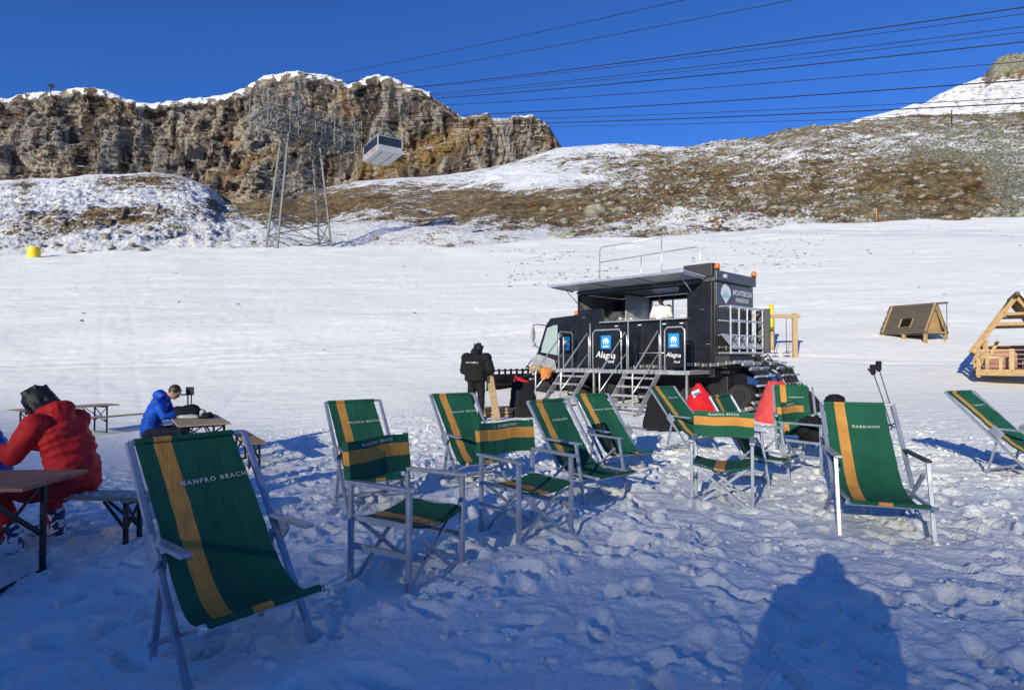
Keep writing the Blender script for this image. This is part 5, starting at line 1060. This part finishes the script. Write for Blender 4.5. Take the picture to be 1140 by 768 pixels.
rs = random.Random(8)
for i in range(10): bl.tube([P3(6.6, rs.uniform(0, 2), .9), P3(7.0, rs.uniform(0, 2), 1.0 + rs.random() * .3), P3(7.7, rs.uniform(0, 2), .5)], .02, 6)
bl.build('blade_arm', M['blackm'], bd_)
bl = MB()
for i in range(6): bl.tube([P3(6.7, -.2 + .1 * i, .5), P3(7.0, -.3 + .15 * i, .75 - .05 * i), P3(7.3, -.1 + .1 * i, .35)], .024, 6)
bl.build('red_hose', M['redb'], bd_)
def wloc(u_, v_, z_): return Vector((KX, KY, 0)) + Vector((-.692, .722, 0)) * u_ + Vector((.722, .692, 0)) * v_ + Vector((0, 0, z_))
o = lump('bundle', M['orange'], (.34, .26, .36), wloc(5.55, -.35, .70), 'crumpled bright orange bundle hanging beside the cab of the snowcat', 'bundle', .4, .45, 21)
o = lump('bundle', M['woodt'], (.42, .28, .22), wloc(6.05, -.3, .92), 'pale tan folded cloth beside the orange bundle', 'cloth', .2, .4, 22)
# wood pile
wp = empty('wood_pile', (-.15, 14.3, gz(-.15, 14.3)), R(15), 'short stack of pale split planks on the snow between the person in black and the black bean bag', 'wood')
wp['label'] = 'low stack of pale split planks lying on the snow before the snowcat blade'
for i in range(9):
    b = MB(); z_ = .04 + (i // 3) * .075; b.bar((-.55 + random.uniform(-.05, .05), -.25 + (i % 3) * .2, z_), (.55 + random.uniform(-.08, .08), -.25 + (i % 3) * .2 + random.uniform(-.04, .04), z_), .16, .06); b.build('plank', M['woodp' if i % 2 else 'woodo'], wp, .01)
# yellow and white sacks between the stairs
for i, (u_, lb, mt) in enumerate([(2.55, 'grey plastic crate pushed under the platform between the stairs', 'ltgrey'), (3.0, 'pale crate beneath the platform beside the first stairs', 'white')]):
    p_ = wloc(u_, -1.25, gz(*wloc(u_, -1.25, 0)[:2]))
    r = empty('crate', p_, R(-46), lb, 'crate'); b = MB()
    for (x0, x1, y0, y1, z0, z1) in ((-.3, .3, -.2, .2, 0, .02), (-.3, .3, -.2, -.18, .02, .27), (-.3, .3, .18, .2, .02, .27), (-.3, -.28, -.18, .18, .02, .27), (.28, .3, -.18, .18, .02, .27)): b.box((x0, y0, z0), (x1, y1, z1))
    b.build('shell', M[mt], r, .004)
    for k in range(3): b = MB(); b.tube([(-.18 + .17 * k, 0, .03), (-.18 + .17 * k, 0, .26), (-.18 + .17 * k, 0, .34)], [.055, .055, .02], 12); b.build('bottle', M['yelp' if (k + i) % 2 else 'dgreen'], r)
# cook and kitchenware
J = dict(pelvis=(0, 0, .95), waist=(0, 0, 1.12), chest=(0, -.03, 1.33), neck=(0, -.06, 1.49), head=(0, -.12, 1.62), hdir=(0, -.85, -.4), hup=(0, -.3, .9), shL=(-.20, -.02, 1.42), shR=(.20, -.02, 1.42), elL=(-.27, -.10, 1.16), elR=(.27, -.10, 1.16),
         wrL=(-.16, -.32, 1.12), wrR=(.16, -.32, 1.12), hipL=(-.1, 0, .9), hipR=(.1, 0, .9), knL=(-.1, -.02, .5), knR=(.1, -.02, .5), anL=(-.1, .03, .12), anR=(.1, .03, .12), toeL=(-.11, -.16, .04), toeR=(.11, -.16, .04), hoodv=(0, .1, 0))
person('person', wloc(2.05, .85, 1.40), -30, J, 'cook in white behind the serving hatch of the snowcat kitchen', 'cook', 'blackf', 'short', 'hair', 'blackf', .055, '', None, jr=1.1)
def pot(u_, v_, r_, h_, mat, name, label, cat):
    q = MB(); q.tube([(0, 0, 0), (0, 0, h_), (0, 0, h_ + .01), (0, 0, h_ + .03)], [r_, r_, r_ * 1.06, r_ * .5], 20); q.tube([(-r_ * 1.25, 0, h_ * .8), (r_ * 1.25, 0, h_ * .8)], .012, 6); o = q.build(name, mat, None, loc=wloc(u_, v_, 2.302)); tag(o, label, cat); return o
pot(2.75, .35, .14, .20, M['alub'], 'cooking_pot', 'shiny steel pot in the middle of the serving counter', 'pot'); pot(2.35, .38, .17, .13, M['white'], 'cooking_pot', 'wide white pot nearest the cook on the counter', 'pot')
pot(3.15, .35, .09, .24, M['alub'], 'kettle', 'narrow steel kettle left of the pots on the counter', 'kettle'); pot(1.05, .35, .16, .22, M['cook'], 'bowl', 'round white bowl at the right end of the serving counter', 'bowl')
q = MB(); q.box((-.32, -.22, 0), (.32, .22, .38)); q.box((-.30, -.28, .30), (.30, -.22, .38)); q.box((-.3, -.3, 0), (.3, -.22, .03)); o = tag(q.build('coffee_machine', M['steel'], None, .01), 'boxy steel coffee machine on the back worktop of the kitchen', 'coffee machine'); place(o, wloc(3.7, 1.7, 2.362), R(-46))

# ================================================================== TIMBER SHELTERS
def hut_small():
    d = 28.2; C = Vector((U(1017) * d, d, 0)); C.z = gz(C.x, C.y) + .02; r = empty('timber_shelter', C, R(-66), 'small shingled A-frame shelter with a square roof hatch, far up the slope', 'shelter', 'A-frame timber shelters')
    Lh, Wh, Hh, z0 = 2.15, 1.6, 1.35, .18
    for s_ in (-1, 1):     # roof slopes (ridge runs along x)
        b = MB(); n = 13
        for i in range(n):
            qa, qb = i / n, (i + 1.25) / n; ya, za = s_ * Wh / 2 * (1 - qa), z0 + Hh * qa; yb_, zb_ = s_ * Wh / 2 * (1 - min(qb, 1)), z0 + Hh * min(qb, 1); o_ = Vector((0, s_ * .03, .02))
            segs = [(-Lh / 2 - .06 * random.random(), Lh / 2 + .02)]
            if s_ < 0 and 3 <= i <= 6: segs = [(-Lh / 2 - .06 * random.random(), -.25), (.25, Lh / 2 + .02)]
            for xa, xb in segs: b.bar(Vector((xa, (ya + yb_) / 2, (za + zb_) / 2)) + o_, Vector((xb, (ya + yb_) / 2, (za + zb_) / 2)) + o_, .03, (Hh / n) * 1.38, up=(0, s_ * Wh / 2 * -1, Hh))
        b.build('roof_slope', M['woodg'], r)
    for x_ in (-Lh / 2 + .1, Lh / 2 - .05):
        b = MB()
        for s_ in (-1, 1): b.bar((x_, s_ * Wh / 2, z0), (x_, 0, z0 + Hh + .03), .09, .10)
        b.bar((x_, -Wh / 2, z0 + .06), (x_, Wh / 2, z0 + .06), .09); b.build('gable_frame', M['woodo'], r)
    b = MB()
    for i in range(7): y_ = lin(-Wh / 2 + .3, Wh / 2 - .3, i / 6); b.bar((Lh / 2 - .16, y_ * .2, z0 + Hh * .75), (Lh / 2 - .16, y_, z0 + .1), .10, .03)
    b.build('gable_boards', M['woodo'], r)
    b = MB(); b.bar((-Lh / 2, 0, z0 + Hh + .04), (Lh / 2 + .45, 0, z0 + Hh + .04), .09); b.build('ridge_beam', M['woodg'], r)
    b = MB(); b.tube([(Lh / 2 + .42, 0, z0 + Hh), (Lh / 2 + .42, 0, -.1)], .014, 6); b.build('rope', M['blackm'], r)
    for x_ in (-Lh / 2 + .2, 0, Lh / 2 - .1):
        for s_ in (-1, 1): b = MB(); b.bar((x_, s_ * (Wh / 2 - .1), -.3), (x_, s_ * (Wh / 2 - .1), z0 + .05), .12); b.build('post', M['woodo'], r)
    b = MB(); b.box((-Lh / 2 + .1, -Wh / 2 + .1, z0 - .04), (Lh / 2 - .05, Wh / 2 - .1, z0)); b.build('floor', M['woodg'], r)
    b = MB()
    for a_, c_ in (((-.27, z0 + Hh * 3 / 13), (-.27, z0 + Hh * 7 / 13)), ((.27, z0 + Hh * 3 / 13), (.27, z0 + Hh * 7 / 13))): b.bar((a_[0], -Wh / 2 * (1 - (a_[1] - z0) / Hh) - .05, a_[1]), (c_[0], -Wh / 2 * (1 - (c_[1] - z0) / Hh) - .05, c_[1]), .05)
    b.build('hatch_frame', M['woodo'], r)
hut_small()
def hut_big():
    d = 19.4; x0 = U(1084) * d; C = Vector((x0 + 1.10 * math.cos(R(-36)), d + 1.10 * math.sin(R(-36)), 0)); C.z = H + (Y0 - 413) / F * d; r = empty('timber_shelter', C, R(-36), 'large open A-frame timber shelter with rail, bench and raised deck at the right edge', 'shelter', 'A-frame timber shelters')
    Wh, Hh, Dp, zw = 1.0, 2.40, 2.6, .72
    b = MB(); n = 10
    for i in range(n): y_ = Dp * i / n; b.box((-Wh - .05, y_, .0), (Wh + .05, y_ + Dp / n - .01, .06))
    b.box((-Wh - .05, -.05, -.14), (Wh + .05, -.01, .06)); b.build('deck', M['woodo'], r)
    for y_ in (0.05, Dp * .5, Dp - .05):
        b = MB()
        for s_ in (-1, 1): b.bar((s_ * (Wh + .12), y_, zw - .12), (0, y_, Hh), .10, .13)
        b.bar((-.56, y_ + .08, 1.52), (.56, y_ + .08, 1.52), .05, .11); b.bar((-.38, y_ + .08, 1.84), (.38, y_ + .08, 1.84), .05, .09); b.build('rafter_pair', M['woodo'], r)
        for s_ in (-1, 1): b = MB(); b.bar((s_ * (Wh - .02), y_, -.2), (s_ * (Wh - .02), y_, zw + .02), .11); b.bar((s_ * (Wh - .24), y_ + .01, .06), (s_ * (Wh - .24), y_ + .01, zw + .28), .09); b.build('post', M['woodo'], r)
    b = MB(); b.bar((-Wh, 0, .68), (-.15, 0, .68), .06, .05); b.bar((-Wh, .02, .45), (-.4, .02, .45), .05, .05); b.bar((-.15, 0, .06), (-.15, 0, .72), .12, .07); b.bar((-.42, .02, .06), (-.42, .02, .45), .09, .05); b.build('rail', M['woodp'], r)
    b = MB(); b.box((-.85, .5, .40), (-.15, .85, .45)); b.box((-.8, .55, .06), (-.74, .8, .4)); b.box((-.25, .55, .06), (-.19, .8, .4)); b.build('bench', M['woodp'], r)
    b = MB(); n = 9      # left slope: only low boards at the rear, right slope clad
    for i in range(n):
        q = i / n; b.bar((lin(Wh + .18, .06, q), -.15, lin(zw - .1, Hh + .06, q)), (lin(Wh + .18, .06, q), Dp + .1, lin(zw - .1, Hh + .06, q)), .03, .30, up=(-Wh, 0, Hh - zw))
    b.build('roof_slope', M['woodg'], r)
    b = MB(); b.bar((0, -.35, Hh + .05), (0, Dp + .2, Hh + .05), .10); b.build('ridge_beam', M['woodg'], r)
    b = MB()
    for i in range(5): b.bar((-Wh + .1, Dp - .02, .15 + i * .16), (Wh - .1, Dp - .02, .15 + i * .16), .03, .14)
    b.build('rear_boards', M['woodd'], r)
    b = MB(); b.bar((-Wh + .25, Dp - .5, .1), (-Wh + .65, Dp - .5, 1.05), .10, .10); b.build('strut', M['woodp'], r)
    b = MB(); b.bar((.5, .9, .06), (.5, .9, 1.1), .12); b.build('strut', M['woodp'], r)
    b = MB(); rows = [[Vector((lin(Wh * .75, .08, q), y_, lin(zw + .5, Hh + .13, q) + .05 * math.sin(q * 3) + .02 * math.sin(y_ * 4))) for y_ in np.linspace(-.2, Dp, 10)] for q in np.linspace(0, 1, 8)]; b.sheet(rows, 10, 8); o = b.build('snow_on_roof', M['snow'], r); o.modifiers.new('s', 'SOLIDIFY').thickness = .05
hut_big()

# ================================================================== SWINGS AND POST
sw = empty('swing_frame', (U(848) * 25, 25, gz(U(848) * 25, 25)), 0, 'pale timber swing frame with four disc seats, partly hidden by the snowcat', 'swing')
dd = 25.0; zg_ = gz(U(848) * dd, dd); zt_ = H + (Y0 - 352) / F * dd - zg_; xl_ = U(811) * dd - U(848) * dd; xr_ = U(885) * dd - U(848) * dd
for x_ in (xl_, xr_): b = MB(); b.bar((x_, 0, -.5), (x_, 0, zt_ + .12), .19, .16); b.build('post', M['woodp'], sw, .01)
b = MB(); b.bar((xl_ - .2, 0, zt_), (xr_ + .22, 0, zt_), .14, .16); b.build('cross_beam', M['woodp'], sw, .01)
b = MB(); b.bar((xr_ - .42, .1, zt_ * .35), (xr_ + .02, .1, zt_ * .35), .08, .05); b.build('brace', M['woodp'], sw)
for px in (823, 849, 862, 875.5):
    x_ = U(px) * dd - U(848) * dd; b = MB(); b.tube([(x_, 0, zt_), (x_, 0, .25)], .012, 6); q = b.build('rope', M['blackm'], sw); b = MB(); b.tube([(x_, 0, .24), (x_, 0, .27)], .16, 14); b.build('disc_seat', M['blackm'], q)
d = 26.5; x_ = U(859) * d; r = empty('marker_post', (x_, d, gz(x_, d) - .1), 0, 'yellow post with an orange padded foot behind the swing beam', 'post')
zt2 = H + (Y0 - 339) / F * d - gz(x_, d) + .1; zm = H + (Y0 - 369) / F * d - gz(x_, d) + .1; b = MB(); b.tube([(0, 0, zm), (0, 0, zt2)], .10, 14); b.build('pole', M['yelp'], r); b = MB(); b.tube([(0, 0, 0), (0, 0, zm)], .14, 14); b.build('padding', M['woodp'], r)

# ================================================================== PYLON, CABLES, GONDOLA
e1 = Vector((.64, .768, 0)); p1 = Vector((.768, -.64, 0))
C0 = Vector((U(333) * 121, 121, gz(U(333) * 121, 119) - 1.5)); Zb = C0.z; Zt = H + (Y0 - 146) / F * 121
py_ = empty('cable_pylon', C0, 0, 'tall grey lattice cable car pylon with a long slanting crossarm', 'pylon', size=3)
def leg_p(i, q):   # i: corner, q: 0 bottom..1 top
    sa, sb = ((-1, -1), (-1, 1), (1, 1), (1, -1))[i]; a = lin(6.2, 3.3, q); c = lin(2.3, 1.4, q); v = e1 * sa * a + p1 * sb * c; v.z = q * (Zt - Zb); return v
for i in range(4): b = MB(); b.bar(leg_p(i, 0), leg_p(i, 1), .36, .36); b.build('leg', M['pylon'], py_)
b = MB(); nb_ = 7
for s_ in range(4):
    j_ = (s_ + 1) % 4
    for k in range(nb_):
        qa, qb = k / nb_, (k + 1) / nb_; b.bar(leg_p(s_, qa), leg_p(j_, qb), .12); b.bar(leg_p(j_, qa), leg_p(s_, qb), .12); b.bar(leg_p(s_, qb), leg_p(j_, qb), .12)
b.build('lattice', M['pylon'], py_)
def arm_p(a, c, z): v = e1 * a + p1 * c; v.z = Zt - Zb + z; return v
b = MB(); za_, zb2 = -.5, 3.0; n = 14
for c in (-1.9, 1.9):
    for z in (za_, zb2): b.bar(arm_p(-7.5, c, z), arm_p(12, c, z), .24)
for i in range(n + 1):
    a = lin(-7.5, 12, i / n)
    for c in (-1.9, 1.9):
        b.bar(arm_p(a, c, za_), arm_p(a, c, zb2), .12)
        if i < n: a2 = lin(-7.5, 12, (i + 1) / n); b.bar(arm_p(a, c, za_ if i % 2 else zb2), arm_p(a2, c, zb2 if i % 2 else za_), .12)
    for z in (za_, zb2): b.bar(arm_p(a, -1.9, z), arm_p(a, 1.9, z), .16)
b.build('crossarm', M['pylon'], py_)
b = MB()
for c in (-2.6, 2.6):
    for z in (zb2 + .2, zb2 + .9, zb2 + 1.6): b.bar(arm_p(-8.5, c, z), arm_p(12.5, c, z), .07)
    for i in range(22): a = -8.5 + i; b.bar(arm_p(a, c, zb2), arm_p(a, c, zb2 + 1.6), .06)
b.build('walkway_railing', M['pylon'], py_)
for a0 in (-8, -3.5, 6.5, 11.5):
    b = MB()
    for a in (a0 - .9, a0 + .9):
        for c in (-3.6, 3.6): b.bar(arm_p(a, c, za_ - 1.6), arm_p(a, c, zb2 + 2.3), .12)
        for z in (za_ - 1.6, 1.0, zb2 + 2.3): b.bar(arm_p(a, -3.6, z), arm_p(a, 3.6, z), .11)
        b.bar(arm_p(a, -3.6, za_ - 1.6), arm_p(a, 3.6, 1.0), .1); b.bar(arm_p(a, 3.6, za_ - 1.6), arm_p(a, -3.6, 1.0), .12)
    for c in (-3.6, 0, 3.6): b.bar(arm_p(a0 - .9, c, za_ - 1.6), arm_p(a0 + .9, c, za_ - 1.6), .12)
    b.build('saddle_cradle', M['pylon'], py_)
    b = MB(); b.tube([arm_p(a0, -4.5, 1.2), arm_p(a0, -2, 1.9), arm_p(a0, 2, 1.9), arm_p(a0, 4.5, 1.2)], .30, 8); b.build('cable_saddle', M['pylon'], py_)
# cables: each hangs from the pylon and runs out over the slope to the right
CB = [(745, 0, 500, 54, .035, 'thin upper cable leaving the top of the picture nearest its middle'), (865, 0, 520, 66, .035, 'second thin cable leaving the top of the picture'),
      (1140, 5, 600, 79, .06, 'uppermost thick cable reaching the right edge'), (1140, 12.5, 600, 81.5, .035, 'thin cable just under the uppermost thick one'), (1140, 27, 600, 91, .04, 'thin cable between the first and second thick ones'), (1140, 33, 600, 94, .03, 'faint cable right above the second thick one'),
      (1140, 44, 600, 98.5, .06, 'second thick cable from the top'), (1140, 66, 600, 109, .04, 'thin cable below the second thick one'), (1140, 87, 600, 122.5, .06, 'third thick cable from the top'),
      (1140, 107, 600, 130, .035, 'thin cable between the third and the lowest thick ones'), (1140, 113, 600, 135.5, .06, 'lowest thick cable, the gondola hanging from its far end'), (1140, 124, 600, 139.5, .03, 'lowest faint cable grazing the hillside skyline')]
for i, (px1, py1, px2, py2, rad, lb) in enumerate(CB):
    A0 = C0 + arm_p(12 - 1.6 * (i % 3) if i > 1 else -5, 3, 1.5)
    def s_at(px): u_ = U(px); return (u_ * A0.y - A0.x) / (p1.x - u_ * p1.y)
    s1, s2 = s_at(px1), s_at(px2); z1 = H + (Y0 - py1) / F * (A0.y + s1 * p1.y); z2 = H + (Y0 - py2) / F * (A0.y + s2 * p1.y); sg_ = .9; k_ = (z1 - z2) / (s1 - s2)
    s_end = min((A0.y - 14) / -p1.y, 170) if True else s1; pts = []
    for q in np.linspace(0, 1, 26): s_ = -3 + (s_end + 3) * q; pts.append(A0 + p1 * s_ + Vector((0, 0, z2 + k_ * (s_ - s2) - A0.z + .00022 * (s_ - s1) * (s_ - s2))))
    b = MB(); b.tube([p - pts[0] for p in pts], rad, 6, cap=False); tag(b.build('cable', M['cable'], loc=pts[0]), lb, 'cable', 'cable car cables')
# gondola
G0 = at(419.5, 166, 105); ga = Vector((-.55, .835, 0)).normalized(); gb = Vector((.835, .55, 0)).normalized(); gm_ = Matrix((ga, gb, Vector((0, 0, 1)))).transposed().to_4x4(); La, Lb, Lc = 7.6, 4.7, 3.0
gd = empty('cable_car', G0, 0, 'white and red cable car gondola with dark windows hanging right of the pylon', 'cable car', size=2)
mx4 = gm_; T_ = lambda a, c, z: mx4 @ Vector((a, c, z))
b = MB(); b.box((0, 0, 0), (La, Lb, 1.2), mat=mx4); b.box((.05, .05, 2.75), (La - .05, Lb - .05, 2.9), mat=mx4); b.build('cabin', M['gondola'], gd, .08)
b = MB(); b.box((.02, .02, 1.205), (La - .02, Lb - .02, 2.745), mat=mx4); b.build('window_band', M['glass'], gd)
b = MB()
for a_, c_ in ((0, 0), (La - .1, 0), (0, Lb - .1), (La - .1, Lb - .1)): b.box((a_, c_, 1.05), (a_ + .1, c_ + .1, 2.76), mat=mx4)
b.build('corner_post', M['white'], gd)
b = MB(); b.box((1.0, -.006, .25), (3.4, -.002, .45), mat=mx4); b.box((4.6, -.006, .35), (5.4, -.002, .75), mat=mx4); b.box((1.5, -.008, .70), (3.4, -.004, .85), mat=mx4, mi=1); b.build('side_print', [M['pinkred'], M['greyp']], gd)
b = MB(); b.box((.25, .9, -.06), (La - .25, 1.05, -.004), mat=mx4); b.box((.25, 3.1, -.06), (La - .25, 3.25, -.004), mat=mx4); b.box((.1, .1, -.03), (La - .1, Lb - .1, -.002), mat=mx4, mi=1); b.build('underside', [M['greyp'], M['ltgrey']], gd)
b = MB()
for c_ in (.8, Lb - .8): b.bar(T_(La / 2, c_, 2.9), T_(La / 2, c_, 4.6), .34); b.bar(T_(La / 2 - 1.8, c_, 4.4), T_(La / 2 + 1.8, c_, 4.4), .36); b.bar(T_(La / 2 - 1.5, c_, 3.0), T_(La / 2, c_, 4.3), .12); b.bar(T_(La / 2 + 1.5, c_, 3.0), T_(La / 2, c_, 4.3), .12)
b.build('hanger', M['pylon'], gd)

# ================================================================== FAR BITS
d = 108; x_ = U(36) * d; r = empty('padded_post', (x_, d, gz(x_, d)), 0, 'yellow padded drum with a thin leaning mast at the far left snow edge', 'padding')
b = MB(); b.tube([(0, 0, -.6), (0, 0, 1.9)], 1.0, 18); b.build('padding', M['yelp'], r, .05); b = MB(); b.tube([(-.3, 0, 1.5), (-5.0, 1, 5.2)], .07, 6); b.build('mast', M['steel'], r)
for px, pyt, pyb, lb, rad in [(1063.5, 121, 141, 'short dark post standing on the hillside under the rocky peak', .30), (811, 147, 162, 'thin bare pole on the skyline right of centre', .08), (978, 233, 246, 'small red marker stick at the foot of the right hillside', .09)]:
    P_ = hill_point(px, pyb); h_ = (pyb - pyt) / F * P_.y; b = MB(); b.tube([(0, 0, -1), (0, 0, h_ * .9), (0, 0, h_)], [rad, rad, rad * .6], 8); b.bar((-rad, 0, h_), (rad, 0, h_), rad * .8); tag(b.build('marker_pole', M['orange'] if px == 978 else M['blackm'], loc=P_), lb, 'pole')
# windswept tree on the cliff rim
P_ = at(52, 97, 405); tr = empty('bare_tree', P_, 0, 'small dark windswept tree on the cliff rim at the left', 'tree', size=2); b = MB(); rs = random.Random(5)
b.tube([(0, 0, -3), (.2, 0, 1), (.8, 0, 3)], [.35, .25, .12], 7)
b.build('trunk', M['hair'], tr); b = MB()
for i in range(46):
    a = rs.uniform(0, 6.28); z_ = rs.uniform(.4, 3.8); l = rs.uniform(.8, 4.6) * (1 if z_ > 1.5 else .5); e_ = Vector((.5 + l * math.cos(a), l * .4 * math.sin(a), z_ + rs.uniform(-.3, 1.0))); b.tube([(.4, 0, z_ * .7), tuple(e_)], [.09, .04], 4)
    for k in range(5): c_ = e_ * rs.uniform(.6, 1.05) + Vector((rs.uniform(-.4, .4), 0, rs.uniform(-.3, .3))); b.bar(c_, c_ + Vector((rs.uniform(-.7, .7), rs.uniform(-.3, .3), rs.uniform(-.1, .5))), .16, .10)
b.build('crown', M['hair'], tr)
